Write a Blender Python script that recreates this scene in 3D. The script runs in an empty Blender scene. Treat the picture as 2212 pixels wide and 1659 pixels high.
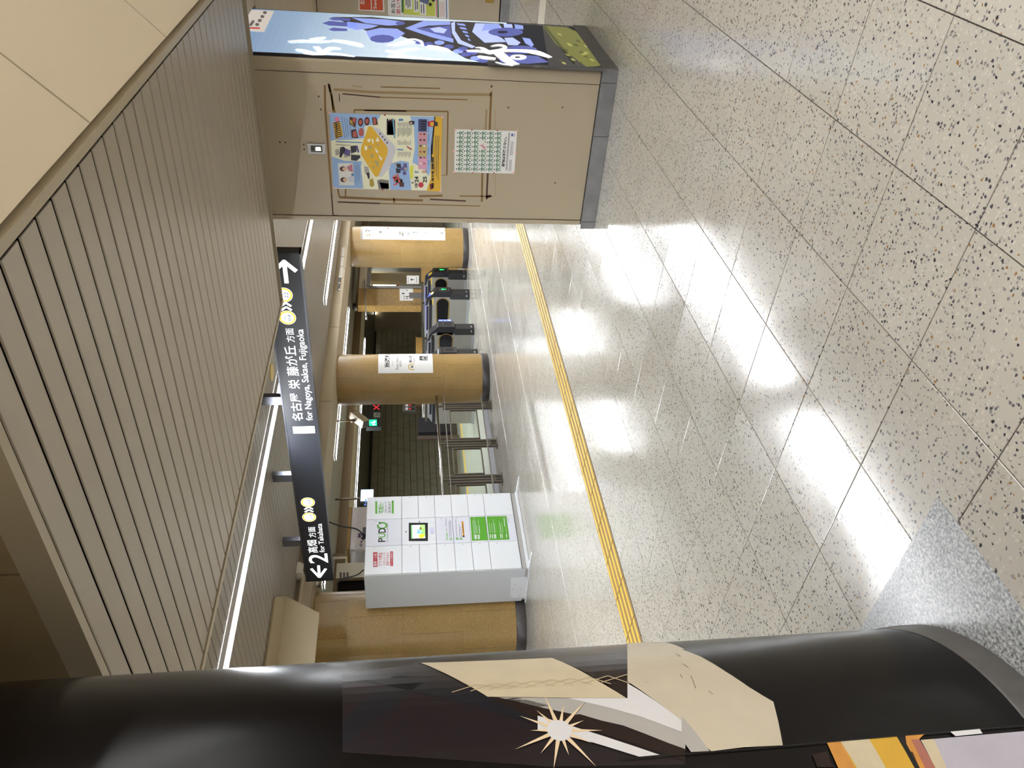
import bpy, bmesh, math, random
from mathutils import Vector, Matrix
random.seed(7)
SC = bpy.context.scene
COL = SC.collection
# ------------------------------------------------------------------ camera
F = 1666.49
CAM = Vector((-3.2071, -1.1880, 1.4179))
CR = Vector((0.61417, -0.78909, -0.01140))      # the viewer's right
CD = Vector((-0.11642, -0.07631, -0.99026))     # the viewer's down
CF = Vector((0.78054, 0.60952, -0.13873))       # forward
cd = bpy.data.cameras.new('camera')
cam = bpy.data.objects.new('camera', cd)
COL.objects.link(cam)
cd.sensor_fit = 'HORIZONTAL'; cd.sensor_width = 36.0
cd.lens = 36.0 * F / 2212.0
cd.clip_start = 0.02; cd.clip_end = 200
Rm = Matrix((CD, CR, -CF)).transposed()          # the photo was taken with the camera turned on its side
cam.matrix_world = Matrix.Translation(CAM) @ Rm.to_4x4()
SC.camera = cam
# ------------------------------------------------------------------ world, view
w = bpy.data.worlds.new('world'); SC.world = w
w.use_nodes = True
bg = w.node_tree.nodes['Background']
bg.inputs[0].default_value = (1.0, 0.95, 0.88, 1); bg.inputs[1].default_value = 0.02
SC.view_settings.view_transform = 'Standard'
SC.view_settings.look = 'None'
SC.view_settings.gamma = 1.0
SC.view_settings.use_curve_mapping = False
SC.view_settings.exposure = 0.0
STRIP = 82.0        # light strips
STRIP_BACK = 46.0
# ------------------------------------------------------------------ materials
def lin(c):
    return tuple(((v / 255) / 12.92 if v / 255 <= 0.04045 else ((v / 255 + 0.055) / 1.055) ** 2.4) for v in c)
MATS = {}
def mat(name, rgb, rough=0.5, metal=0.0, spec=0.5, emit=0.0, noise=0.0, nscale=8.0, bump=0.0, bscale=200.0, coat=0.0):
    if name in MATS: return MATS[name]
    m = bpy.data.materials.new(name); MATS[name] = m
    m.use_nodes = True
    nt = m.node_tree; b = nt.nodes['Principled BSDF']
    c = lin(rgb)
    b.inputs['Base Color'].default_value = (*c, 1)
    b.inputs['Roughness'].default_value = rough
    b.inputs['Metallic'].default_value = metal
    b.inputs['Specular IOR Level'].default_value = spec
    b.inputs['Coat Weight'].default_value = coat
    b.inputs['Coat Roughness'].default_value = 0.12
    if emit > 0:
        b.inputs['Emission Color'].default_value = (*c, 1)
        b.inputs['Emission Strength'].default_value = emit
    if noise > 0:
        g = nt.nodes.new('ShaderNodeNewGeometry')
        n = nt.nodes.new('ShaderNodeTexNoise'); n.inputs['Scale'].default_value = nscale; n.inputs['Detail'].default_value = 6
        r = nt.nodes.new('ShaderNodeMapRange')
        r.inputs[3].default_value = 1 - noise; r.inputs[4].default_value = 1 + noise
        mx = nt.nodes.new('ShaderNodeMix'); mx.data_type = 'RGBA'; mx.blend_type = 'MULTIPLY'; mx.inputs[0].default_value = 1
        mx.inputs[6].default_value = (*c, 1)
        nt.links.new(g.outputs['Position'], n.inputs['Vector'])
        nt.links.new(n.outputs[0], r.inputs[0]); nt.links.new(r.outputs[0], mx.inputs[7])
        nt.links.new(mx.outputs[2], b.inputs['Base Color'])
    if bump > 0:
        g = nt.nodes.new('ShaderNodeNewGeometry')
        n = nt.nodes.new('ShaderNodeTexNoise'); n.inputs['Scale'].default_value = bscale; n.inputs['Detail'].default_value = 3
        bp = nt.nodes.new('ShaderNodeBump'); bp.inputs['Strength'].default_value = bump; bp.inputs['Distance'].default_value = 0.004
        nt.links.new(g.outputs['Position'], n.inputs['Vector'])
        nt.links.new(n.outputs[0], bp.inputs['Height']); nt.links.new(bp.outputs[0], b.inputs['Normal'])
    return m

def ramp(nt, stops, interp='LINEAR'):
    r = nt.nodes.new('ShaderNodeValToRGB'); r.color_ramp.interpolation = interp
    e = r.color_ramp.elements
    while len(e) < len(stops): e.new(0.5)
    for el, (p, c) in zip(e, stops):
        el.position = p; el.color = (*lin(c), 1)
    return r

def terrazzo(name, stops, scale, rough0, rough1, tilevar=0.06, chip=(0.30, 0.42), matrix=(176, 171, 160), coat=0.0):
    m = bpy.data.materials.new(name); MATS[name] = m; m.use_nodes = True
    nt = m.node_tree; L = nt.links.new; b = nt.nodes['Principled BSDF']
    g = nt.nodes.new('ShaderNodeNewGeometry')
    dv = nt.nodes.new('ShaderNodeVectorMath'); dv.operation = 'DIVIDE'; dv.inputs[1].default_value = (0.4, 0.4058, 1.0)
    fl = nt.nodes.new('ShaderNodeVectorMath'); fl.operation = 'FLOOR'
    sep = nt.nodes.new('ShaderNodeVectorMath'); sep.operation = 'MULTIPLY'; sep.inputs[1].default_value = (1, 1, 0)
    L(g.outputs['Position'], dv.inputs[0]); L(dv.outputs[0], fl.inputs[0]); L(fl.outputs[0], sep.inputs[0])
    wn = nt.nodes.new('ShaderNodeTexWhiteNoise'); wn.noise_dimensions = '3D'; L(sep.outputs[0], wn.inputs[0])
    off = nt.nodes.new('ShaderNodeVectorMath'); off.operation = 'SCALE'; off.inputs['Scale'].default_value = 7.0
    L(wn.outputs['Color'], off.inputs[0])
    ad = nt.nodes.new('ShaderNodeVectorMath'); ad.operation = 'ADD'; L(g.outputs['Position'], ad.inputs[0]); L(off.outputs[0], ad.inputs[1])
    nz = nt.nodes.new('ShaderNodeTexNoise'); nz.inputs['Scale'].default_value = 120; L(ad.outputs[0], nz.inputs['Vector'])
    mxv = nt.nodes.new('ShaderNodeMix'); mxv.data_type = 'VECTOR'; mxv.inputs[0].default_value = 0.012
    L(ad.outputs[0], mxv.inputs[4]); L(nz.outputs['Color'], mxv.inputs[5])
    v = nt.nodes.new('ShaderNodeTexVoronoi'); v.feature = 'F1'; v.inputs['Scale'].default_value = scale
    L(mxv.outputs[1], v.inputs['Vector'])
    sp = nt.nodes.new('ShaderNodeSeparateColor'); L(v.outputs['Color'], sp.inputs[0])
    rp = ramp(nt, stops, 'CONSTANT'); L(sp.outputs[0], rp.inputs[0])
    # irregular chips: each has its own size
    sz = nt.nodes.new('ShaderNodeMapRange'); sz.inputs[3].default_value = chip[0]; sz.inputs[4].default_value = chip[1]; L(sp.outputs[1], sz.inputs[0])
    lt = nt.nodes.new('ShaderNodeMath'); lt.operation = 'LESS_THAN'; L(v.outputs['Distance'], lt.inputs[0]); L(sz.outputs[0], lt.inputs[1])
    mx = nt.nodes.new('ShaderNodeMix'); mx.data_type = 'RGBA'; L(lt.outputs[0], mx.inputs[0])
    mx.inputs[6].default_value = (*lin(matrix), 1); L(rp.outputs[0], mx.inputs[7])
    n2 = nt.nodes.new('ShaderNodeTexNoise'); n2.inputs['Scale'].default_value = 1.3; n2.inputs['Detail'].default_value = 5; L(g.outputs['Position'], n2.inputs['Vector'])
    tv = nt.nodes.new('ShaderNodeMath'); tv.operation = 'MULTIPLY_ADD'; tv.inputs[1].default_value = tilevar; tv.inputs[2].default_value = 1 - tilevar * 0.5 - 0.06
    L(wn.outputs['Value'], tv.inputs[0])
    t2 = nt.nodes.new('ShaderNodeMath'); t2.operation = 'MULTIPLY_ADD'; t2.inputs[1].default_value = 0.12; L(n2.outputs[0], t2.inputs[0]); L(tv.outputs[0], t2.inputs[2])
    ml = nt.nodes.new('ShaderNodeMix'); ml.data_type = 'RGBA'; ml.blend_type = 'MULTIPLY'; ml.inputs[0].default_value = 1
    L(mx.outputs[2], ml.inputs[6]); L(t2.outputs[0], ml.inputs[7])
    L(ml.outputs[2], b.inputs['Base Color'])
    rr = nt.nodes.new('ShaderNodeMapRange'); rr.inputs[1].default_value = 0.3; rr.inputs[2].default_value = 0.7
    rr.inputs[3].default_value = rough0; rr.inputs[4].default_value = rough1
    n3 = nt.nodes.new('ShaderNodeTexNoise'); n3.inputs['Scale'].default_value = 2.5; n3.inputs['Detail'].default_value = 6; L(g.outputs['Position'], n3.inputs['Vector'])
    L(n3.outputs[0], rr.inputs[0])
    sc3 = nt.nodes.new('ShaderNodeSeparateColor'); L(wn.outputs['Color'], sc3.inputs[0])
    ra = nt.nodes.new('ShaderNodeMath'); ra.operation = 'MULTIPLY_ADD'; ra.inputs[1].default_value = 0.06; L(sc3.outputs[2], ra.inputs[0]); L(rr.outputs[0], ra.inputs[2])
    L(ra.outputs[0], b.inputs['Roughness'])
    b.inputs['Specular IOR Level'].default_value = 1.0
    return m

def granite(name, cols, scale, rough=0.35, streak=(1, 1, 1), spec=0.5, big=0.25, objvar=0.0):
    m = bpy.data.materials.new(name); MATS[name] = m; m.use_nodes = True
    nt = m.node_tree; L = nt.links.new; b = nt.nodes['Principled BSDF']
    g = nt.nodes.new('ShaderNodeNewGeometry')
    st = nt.nodes.new('ShaderNodeVectorMath'); st.operation = 'MULTIPLY'; st.inputs[1].default_value = streak; L(g.outputs['Position'], st.inputs[0])
    n = nt.nodes.new('ShaderNodeTexNoise'); n.inputs['Scale'].default_value = scale; n.inputs['Detail'].default_value = 5; n.inputs['Roughness'].default_value = 0.7
    L(st.outputs[0], n.inputs['Vector'])
    rp = ramp(nt, cols); L(n.outputs[0], rp.inputs[0])
    n2 = nt.nodes.new('ShaderNodeTexNoise'); n2.inputs['Scale'].default_value = 2.2; n2.inputs['Detail'].default_value = 4; L(g.outputs['Position'], n2.inputs['Vector'])
    r2 = nt.nodes.new('ShaderNodeMapRange'); r2.inputs[1].default_value = 0.3; r2.inputs[2].default_value = 0.7; r2.inputs[3].default_value = 1 - big; r2.inputs[4].default_value = 1 + big; L(n2.outputs[0], r2.inputs[0])
    ml = nt.nodes.new('ShaderNodeMix'); ml.data_type = 'RGBA'; ml.blend_type = 'MULTIPLY'; ml.inputs[0].default_value = 1
    L(rp.outputs[0], ml.inputs[6])
    if objvar > 0:      # each slab its own tone
        oi = nt.nodes.new('ShaderNodeObjectInfo'); ov = nt.nodes.new('ShaderNodeMapRange'); ov.inputs[3].default_value = 1 - objvar; ov.inputs[4].default_value = 1 + objvar
        mm = nt.nodes.new('ShaderNodeMath'); mm.operation = 'MULTIPLY'
        L(oi.outputs['Random'], ov.inputs[0]); L(ov.outputs[0], mm.inputs[0]); L(r2.outputs[0], mm.inputs[1]); L(mm.outputs[0], ml.inputs[7])
    else: L(r2.outputs[0], ml.inputs[7])
    L(ml.outputs[2], b.inputs['Base Color'])
    b.inputs['Roughness'].default_value = rough; b.inputs['Specular IOR Level'].default_value = spec
    return m

# ------------------------------------------------------------------ surfaces and photo rays
def ray(x, y):
    return CR * ((1659 - y - 829.5) / F) + CD * ((x - 1106) / F) + CF
def on(x, y, axis, val):
    d = ray(x, y); return CAM + d * ((val - CAM[axis]) / d[axis])
class Pl:
    """flat surface: origin, right and up as the viewer in front of it sees them"""
    def __init__(s, o, r, u=(0, 0, 1)):
        s.o = Vector(o); s.r = Vector(r).normalized(); s.u = Vector(u).normalized(); s.n = s.r.cross(s.u)
    def hit(s, x, y):
        d = ray(x, y); t = (s.o - CAM).dot(s.n) / d.dot(s.n); p = CAM + d * t - s.o
        return (p.dot(s.r), p.dot(s.u))
    def pt(s, a, b, h=0.0): return s.o + s.r * a + s.u * b + s.n * h
    def cuts(s, poly): return [poly]
def clip(poly, a0, keep_greater):
    out = []
    for i in range(len(poly)):
        p, q = poly[i - 1], poly[i]
        ip = (p[0] >= a0) == keep_greater; iq = (q[0] >= a0) == keep_greater
        if ip != iq:
            t = (a0 - p[0]) / (q[0] - p[0]); out.append((a0, p[1] + t * (q[1] - p[1])))
        if iq: out.append(q)
    return out
class Cy:
    """upright cylinder; a = arc length to the viewer's right, b = height"""
    def __init__(s, cx, cy, r, step=0.03):
        s.c = Vector((cx, cy, 0)); s.R = r; s.step = step
        v = CAM - s.c; s.t0 = math.atan2(v.y, v.x)
    def hit(s, x, y):
        d = ray(x, y); o = CAM - s.c
        A = d.x ** 2 + d.y ** 2; B = o.x * d.x + o.y * d.y; Cc = o.x ** 2 + o.y ** 2 - s.R ** 2
        D = max(B * B - A * Cc, 0.0); t = (-B - math.sqrt(D)) / A
        p = o + d * t
        a = (math.atan2(p.y, p.x) - s.t0 + math.pi) % (2 * math.pi) - math.pi
        return (a * s.R, CAM.z + d.z * t)
    def pt(s, a, b, h=0.0):
        t = s.t0 + a / s.R; return s.c + Vector((math.cos(t) * (s.R + h), math.sin(t) * (s.R + h), b))
    def cuts(s, poly):
        lo = min(p[0] for p in poly); hi = max(p[0] for p in poly); out = []
        k = math.floor(lo / s.step)
        while k * s.step < hi:
            q = clip(clip(poly, k * s.step, True), (k + 1) * s.step, False)
            if len(q) > 2: out.append(q)
            k += 1
        return out

# ------------------------------------------------------------------ objects
ORG = {}
def tag(o, label=None, cat=None, group=None, kind=None):
    if label: o['label'] = label
    if cat: o['category'] = cat
    if group: o['group'] = group
    if kind: o['kind'] = kind
    return o
def thing(name, label, cat, loc, group=None):
    o = bpy.data.objects.new(name, None); COL.objects.link(o)
    o.empty_display_size = 0.1; o.location = loc; ORG[o.name] = Vector(loc)
    return tag(o, label, cat, group)
_TXT = {}
def text_mesh(s, bold):
    k = (s, bold)
    if k not in _TXT:
        c = bpy.data.curves.new('t', 'FONT'); c.body = s; c.offset = bold; c.resolution_u = 3
        o = bpy.data.objects.new('t', c); COL.objects.link(o)
        dg = bpy.context.evaluated_depsgraph_get()
        m = bpy.data.meshes.new_from_object(o.evaluated_get(dg))
        vs = [(v.co.x, v.co.y) for v in m.vertices]; fs = [tuple(p.vertices) for p in m.polygons]
        bpy.data.objects.remove(o); bpy.data.curves.remove(c); bpy.data.meshes.remove(m)
        _TXT[k] = (vs, fs)
    return _TXT[k]
class MB:
    """collects shapes in world coordinates; build() links them as one mesh object"""
    def __init__(s, m=None): s.v = []; s.f = []; s.mi = []; s.ms = []; s.smooth = []; s.m = m
    def slot(s, m):
        m = m or s.m
        if m not in s.ms: s.ms.append(m)
        return s.ms.index(m)
    def add(s, vs, fs, m=None, smooth=False):
        k = len(s.v); s.v += [Vector(p) for p in vs]; i = s.slot(m)
        for f in fs: s.f.append(tuple(k + q for q in f)); s.mi.append(i); s.smooth.append(smooth)
        return s
    def box(s, a, b, m=None, ch=0.0):
        x0, y0, z0 = (min(a[i], b[i]) for i in range(3)); x1, y1, z1 = (max(a[i], b[i]) for i in range(3))
        if ch <= 0:
            return s.add([(x0, y0, z0), (x1, y0, z0), (x1, y1, z0), (x0, y1, z0), (x0, y0, z1), (x1, y0, z1), (x1, y1, z1), (x0, y1, z1)],
                         [(0, 3, 2, 1), (4, 5, 6, 7), (0, 1, 5, 4), (1, 2, 6, 5), (2, 3, 7, 6), (3, 0, 4, 7)], m)
        bm = bmesh.new(); bmesh.ops.create_cube(bm, size=1)
        for v in bm.verts: v.co = Vector(((x0 + x1) / 2 + v.co.x * (x1 - x0), (y0 + y1) / 2 + v.co.y * (y1 - y0), (z0 + z1) / 2 + v.co.z * (z1 - z0)))
        bmesh.ops.bevel(bm, geom=list(bm.edges), offset=ch, segments=2, affect='EDGES', profile=0.5)
        bm.verts.index_update()
        s.add([v.co.copy() for v in bm.verts], [tuple(v.index for v in f.verts) for f in bm.faces], m); bm.free()
        return s
    def prism(s, poly, d, m=None):
        """poly: list of 3D points (one face), swept by vector d"""
        n = len(poly); P = [Vector(p) for p in poly]; d = Vector(d)
        return s.add(P + [p + d for p in P], [tuple(range(n))[::-1], tuple(range(n, 2 * n))] + [(i, (i + 1) % n, n + (i + 1) % n, n + i) for i in range(n)], m)
    def lathe(s, cx, cy, prof, n=48, m=None, a0=0, a1=2 * math.pi, cap=True):
        full = abs(a1 - a0 - 2 * math.pi) < 1e-6; k = n if full else n + 1
        vs = [(cx + r * math.cos(a0 + (a1 - a0) * i / n), cy + r * math.sin(a0 + (a1 - a0) * i / n), z) for r, z in prof for i in range(k)]
        fs = []
        for j in range(len(prof) - 1):
            for i in range(n):
                i2 = (i + 1) % k if full else i + 1
                fs.append((j * k + i, j * k + i2, (j + 1) * k + i2, (j + 1) * k + i))
        s.add(vs, fs, m, True)
        if cap and full:
            s.add(vs[:k], [tuple(range(k))[::-1]], m); s.add(vs[-k:], [tuple(range(k))], m)
        return s
    def tube(s, pts, r, n=8, m=None):
        P = [Vector(p) for p in pts]; vs = []
        for i, p in enumerate(P):
            t = (P[min(i + 1, len(P) - 1)] - P[max(i - 1, 0)]).normalized()
            a = t.orthogonal().normalized() if i == 0 else (a - t * a.dot(t)).normalized()
            b = t.cross(a)
            vs += [p + (a * math.cos(2 * math.pi * k / n) + b * math.sin(2 * math.pi * k / n)) * r for k in range(n)]
        fs = [(i * n + k, i * n + (k + 1) % n, (i + 1) * n + (k + 1) % n, (i + 1) * n + k) for i in range(len(P) - 1) for k in range(n)]
        fs += [tuple(range(n))[::-1], tuple(range(len(vs) - n, len(vs)))]
        return s.add(vs, fs, m, True)
    # ---- flat print on a surface
    def ab(s, sf, poly, m=None, lay=1):
        for q in sf.cuts(poly):
            s.add([sf.pt(a, b, 0.0005 * lay) for a, b in q], [tuple(range(len(q)))], m)
        return s
    def px(s, sf, poly, m=None, lay=1): return s.ab(sf, [sf.hit(*p) for p in poly], m, lay)
    def rect(s, sf, a0, a1, b0, b1, m=None, lay=1): return s.ab(sf, [(a0, b0), (a1, b0), (a1, b1), (a0, b1)], m, lay)
    def disc(s, sf, a, b, r, m=None, lay=1, n=20, ry=None):
        return s.ab(sf, [(a + r * math.cos(2 * math.pi * i / n), b + (ry or r) * math.sin(2 * math.pi * i / n)) for i in range(n)], m, lay)
    def stroke(s, sf, pts, wd, m=None, lay=1):
        for (a, b), (c, d) in zip(pts, pts[1:]):
            l = math.hypot(c - a, d - b) or 1; nx, ny = -(d - b) / l * wd / 2, (c - a) / l * wd / 2
            s.ab(sf, [(a - nx, b - ny), (c - nx, d - ny), (c + nx, d + ny), (a + nx, b + ny)], m, lay)
        return s
    def pstroke(s, sf, pts, wd, m=None, lay=1): return s.stroke(sf, [sf.hit(*p) for p in pts], wd, m, lay)
    def text(s, sf, t, a0, a1, b0, b1, m=None, lay=2, bold=0.0):
        vs, fs = text_mesh(t, bold)
        x0 = min(v[0] for v in vs); x1 = max(v[0] for v in vs); y0 = min(v[1] for v in vs); y1 = max(v[1] for v in vs)
        s.add([sf.pt(a0 + (x - x0) / (x1 - x0) * (a1 - a0), b0 + (y - y0) / (y1 - y0 or 1) * (b1 - b0), 0.0005 * lay) for x, y in vs], fs, m)
        return s
    def ptext(s, sf, t, x0, x1, y0, y1, m=None, lay=2, bold=0.0):
        """text whose box runs in the photo from (x0: top, x1: foot) and (y1: left, y0: right)"""
        c = sf.hit((x0 + x1) / 2, y1); d = sf.hit((x0 + x1) / 2, y0); e = sf.hit(x1, (y0 + y1) / 2); g = sf.hit(x0, (y0 + y1) / 2)
        return s.text(sf, t, c[0], d[0], e[1], g[1], m, lay, bold)
    def build(s, name, parent=None, loc=None):
        org = ORG.get(parent.name, Vector()) if parent else Vector(loc or (0, 0, 0))
        me = bpy.data.meshes.new(name)
        me.from_pydata([tuple(p - org) for p in s.v], [], s.f)
        for m in s.ms: me.materials.append(m)
        me.polygons.foreach_set('material_index', s.mi); me.polygons.foreach_set('use_smooth', s.smooth)
        me.update()
        o = bpy.data.objects.new(name, me); COL.objects.link(o)
        if parent: o.parent = parent
        else: o.location = org
        ORG[o.name] = org
        return o
def child(name, me, parent, loc, rot=(0, 0, 0)):
    o = bpy.data.objects.new(name, me); COL.objects.link(o); o.parent = parent; o.location = loc; o.rotation_euler = rot; return o
def soft_edges(o, ang=40):
    for p in o.data.polygons: p.use_smooth = True
    o.data.set_sharp_from_angle(angle=math.radians(ang))

# shared materials
m_white = mat('white_paint', (226, 228, 232), 0.35)
m_black = mat('black_plastic', (26, 26, 30), 0.4)
m_dark = mat('dark_gap', (22, 16, 14), 0.8, spec=0.1)
m_slat = mat('ceiling_slat_metal', (168, 158, 142), 0.42, metal=0.25, noise=0.05, nscale=3)
m_slat2 = mat('ceiling_slat_metal_gloss', (150, 142, 130), 0.4, metal=0.4, noise=0.05, nscale=3)
m_trim = mat('trim_beige', (176, 164, 140), 0.45)
m_cove = mat('cove_panel', (205, 190, 165), 0.55, bump=0.06, bscale=260)
m_beam = mat('beam_panel', (165, 150, 124), 0.6, noise=0.12, nscale=1.2)
m_col = mat('column_enamel', (172, 159, 136), 0.36, bump=0.22, bscale=170)
m_colp = mat('column_panel_enamel', (170, 157, 134), 0.34, bump=0.10, bscale=170)
m_steel = mat('brushed_steel', (150, 150, 150), 0.35, metal=0.9)
m_steeld = mat('tarnished_steel', (128, 128, 130), 0.42, metal=0.75, noise=0.3, nscale=9)
m_chrome = mat('polished_steel', (200, 200, 200), 0.15, metal=1.0)
m_ink = mat('print_black', (24, 24, 26), 0.5)
m_paper = mat('paper_white', (228, 228, 226), 0.6)
m_light = mat('light_diffuser', (246, 250, 255), 0.5, emit=STRIP)
m_lightb = mat('light_diffuser_rear', (250, 251, 252), 0.5, emit=STRIP_BACK)
m_tile = terrazzo('terrazzo', [(0.0, (188, 183, 171)), (0.28, (176, 171, 161)), (0.46, (156, 151, 143)), (0.58, (126, 124, 122)), (0.72, (98, 98, 101)), (0.84, (70, 71, 77)), (0.925, (44, 46, 54)), (0.963, (138, 104, 60)), (0.985, (32, 32, 38))], 85, 0.10, 0.16)
m_pad = granite('grey_granite', [(0.3, (70, 72, 78)), (0.45, (128, 130, 132)), (0.55, (168, 170, 170)), (0.7, (200, 202, 200))], 110, 0.22)
m_tan = granite('tan_granite', [(0.28, (124, 98, 56)), (0.45, (148, 120, 72)), (0.58, (164, 136, 86)), (0.74, (196, 168, 118))], 105, 0.3, big=0.10, objvar=0.07)
m_skirt = granite('dark_granite', [(0.35, (34, 32, 34)), (0.55, (62, 58, 58)), (0.7, (110, 104, 100))], 120, 0.35)
# ================================================================== THE SETTING
TX, TY = 0.4, 0.4058
X0, X1, Y0, Y1 = -16.0, 22.0, -6.0, 13.0          # concourse floor
fl = MB(mat('grout', (60, 54, 50), 0.8, spec=0.2)).box((X0, Y0, -0.2), (X1, Y1, -0.004)).build('floor')
tag(fl, kind='structure')
def tile_mesh(nm, cx, cy, mb=None):
    hx, hy, g, c = TX / 2, TY / 2, 0.0018, 0.0012
    o = [(-hx + g, -hy + g), (hx - g, -hy + g), (hx - g, hy - g), (-hx + g, hy - g)]
    i = [(-hx + g + c, -hy + g + c), (hx - g - c, -hy + g + c), (hx - g - c, hy - g - c), (-hx + g + c, hy - g - c)]
    vs = [(cx + a, cy + b, -0.006) for a, b in o] + [(cx + a, cy + b, -0.0012) for a, b in o] + [(cx + a, cy + b, 0) for a, b in i]
    fs = [(8, 9, 10, 11)] + [(k, (k + 1) % 4, 4 + (k + 1) % 4, 4 + k) for k in range(4)] + [(4 + k, 4 + (k + 1) % 4, 8 + (k + 1) % 4, 8 + k) for k in range(4)]
    return vs, fs
cells = []
for i in range(int(X0 / TX), int(X1 / TX)):
    for j in range(int(Y0 / TY), int(Y1 / TY) + 1):
        c = Vector(((i + 0.5) * TX, (j + 0.5) * TY, 0)); v = c - CAM
        dep = v.dot(CF)
        vis = dep > 0.5 and abs(v.dot(CR) / dep) * F < 900 and abs(v.dot(CD) / dep) * F < 1230
        hid = (1.95 < c.x < 3.0 and 0.25 < c.y < 1.3) or math.hypot(c.x + 2.557, c.y - 0.917) < 0.4 or (c.y < 0.2 and c.x > 7.6)
        cells.append((0 if vis and not hid else 1, v.length, c))
cells.sort(key=lambda t: (t[0], t[1]))
vs, fs = tile_mesh('tile', 0, 0)
tm = bpy.data.meshes.new('tile'); tm.from_pydata(vs, [], fs); tm.materials.append(m_tile)
rest = MB(m_tile)
for k, (_, _, c) in enumerate(cells):
    if k < 300:
        child('tile', tm, fl, (c.x, c.y, 0), (random.uniform(-1, 1) * 0.0009, random.uniform(-1, 1) * 0.0009, 0))
    else:
        rest.add(*tile_mesh('t', c.x, c.y))
r = rest.build('far_tiles', fl); tag(r, kind='stuff')
# grey granite pad slabs round the black pillar, standing in for cut tiles
MB(m_pad).box((-3.205, 0.227, -0.004), (-1.908, 1.608, 0.0012), ch=0.001).build('granite_slab', fl)
# pale inlaid line across the corridor floor
MB(mat('pale_line', (226, 218, 200), 0.4)).box((4.93, -5.5, -0.003), (5.30, 2.80, 0.0008)).build('inlaid_line', fl)

# ---- low slatted ceiling over the near corridor, and the high one beyond it
ZL, ZH = 2.32, 2.675
cl = MB(m_dark).box((-1.762, -0.255, ZL + 0.022), (1.925, 1.975, ZL + 0.05)).build('ceiling'); tag(cl, kind='structure')
def slat_mesh(nm, m, w, L, t=0.005):
    b = MB(m); c = 0.003
    p = [(-w / 2, 0, t), (-w / 2, 0, c), (-w / 2 + c, 0, 0), (w / 2 - c, 0, 0), (w / 2, 0, c), (w / 2, 0, t)]
    b.prism(p, (0, L, 0)); me = bpy.data.meshes.new(nm); me.from_pydata([tuple(v) for v in b.v], [], b.f); me.materials.append(m); return me
P1 = 0.1123
sm = slat_mesh('slat', m_slat, P1 - 0.013, 2.225)
for k in range(-3, 29):
    x = -1.423 + P1 * (k + 0.5)
    if x < 1.88: child('slat', sm, cl, (x, -0.25, ZL + 0.002))
# frame lip round the low ceiling
MB(m_trim).box((-1.80, -0.29, ZL), (-1.766, 2.0, ZL + 0.09)).build('lip', cl)
MB(m_trim).box((-1.80, -0.29, ZL - 0.002), (1.93, -0.262, ZL + 0.05)).build('lip', cl)
MB(m_trim).box((-1.80, 1.985, ZL - 0.004), (1.945, 2.02, ZL + 0.06)).build('lip', cl)
MB(m_trim).box((1.925, -0.29, ZL - 0.004), (1.94, 2.02, ZL + 0.06)).build('lip', cl)
# upstand of the low ceiling towards the high one (hidden from here, closes the step)
MB(m_beam).box((-1.80, 2.0, ZL + 0.06), (1.94, 2.02, ZH + 0.03)).build('upstand', cl)
MB(m_beam).box((1.925, -0.29, ZL + 0.06), (1.94, 2.02, ZH + 0.03)).build('upstand', cl)

ch = MB(m_dark).box((-4.0, 1.4, ZH + 0.022), (22, 6.30, ZH + 0.05)).box((1.94, -6.0, ZH + 0.022), (22, 1.4, ZH + 0.05)).box((-4.0, 7.1, ZH + 0.022), (22, 10.03, ZH + 0.05)).build('ceiling'); tag(ch, kind='structure')
P2 = 0.110
sm2 = slat_mesh('slat', m_slat2, P2 - 0.011, 4.88)
far = MB(m_slat2)
def far_slat(x, y0, y1):
    w_ = P2 - 0.011; c = 0.003
    far.prism([(x - w_ / 2, y0, ZH + 0.005), (x - w_ / 2, y0, ZH + c), (x - w_ / 2 + c, y0, ZH), (x + w_ / 2 - c, y0, ZH), (x + w_ / 2, y0, ZH + c), (x + w_ / 2, y0, ZH + 0.005)], (0, y1 - y0, 0))
for k in range(-36, 190):
    x = 0.467 + P2 * (k + 0.5)
    if -2.4 < x < 4.6 and not (x < 1.94 and x > 1.9): child('slat', sm2, ch, (x, 1.40, ZH))
    else: far_slat(x, 1.4, 6.28)
    far_slat(x, 7.12, 10.02)
    if x > 2.0: far_slat(x, -5.9, 1.395)
tag(far.build('far_slats', ch), kind='stuff')

# ---- cove round the camera: slope of cream panels, upstand with painted shade, top
cv = MB(m_dark).box((-1.75, -1.33, 3.36), (6.0, -1.28, 3.4)).build('ceiling'); tag(cv, kind='structure')
S2 = math.sqrt(0.5); L = 1.42
pm = MB(m_cove); g = 0.005; W0 = 0.963
pm.prism([(g, 0, 0), (W0 - g, 0, 0), (W0 - g, -L * S2, L * S2), (g, -L * S2, L * S2)], (0, -0.02, -0.02))
me = bpy.data.meshes.new('panel'); me.from_pydata([tuple(v) for v in pm.v], [], pm.f); me.materials.append(m_cove)
MB(m_dark).prism([(-1.77, -0.305, ZL + 0.035), (6.6, -0.305, ZL + 0.035), (6.6, -1.33, ZL + 1.06), (-1.77, -1.33, ZL + 1.06)], (0, 0.03, 0.03)).build('backing', cv)
for k in range(-1, 7): child('panel', me, cv, (0.155 + W0 * (k - 1), -0.292, ZL + 0.028))
MB(m_trim).prism([(-1.80, -0.292, ZL + 0.002), (6.6, -0.292, ZL + 0.002), (6.6, -0.292, ZL + 0.03), (-1.80, -0.292, ZL + 0.03)], (0, 0.02, 0)).build('lip', cv)
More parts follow.
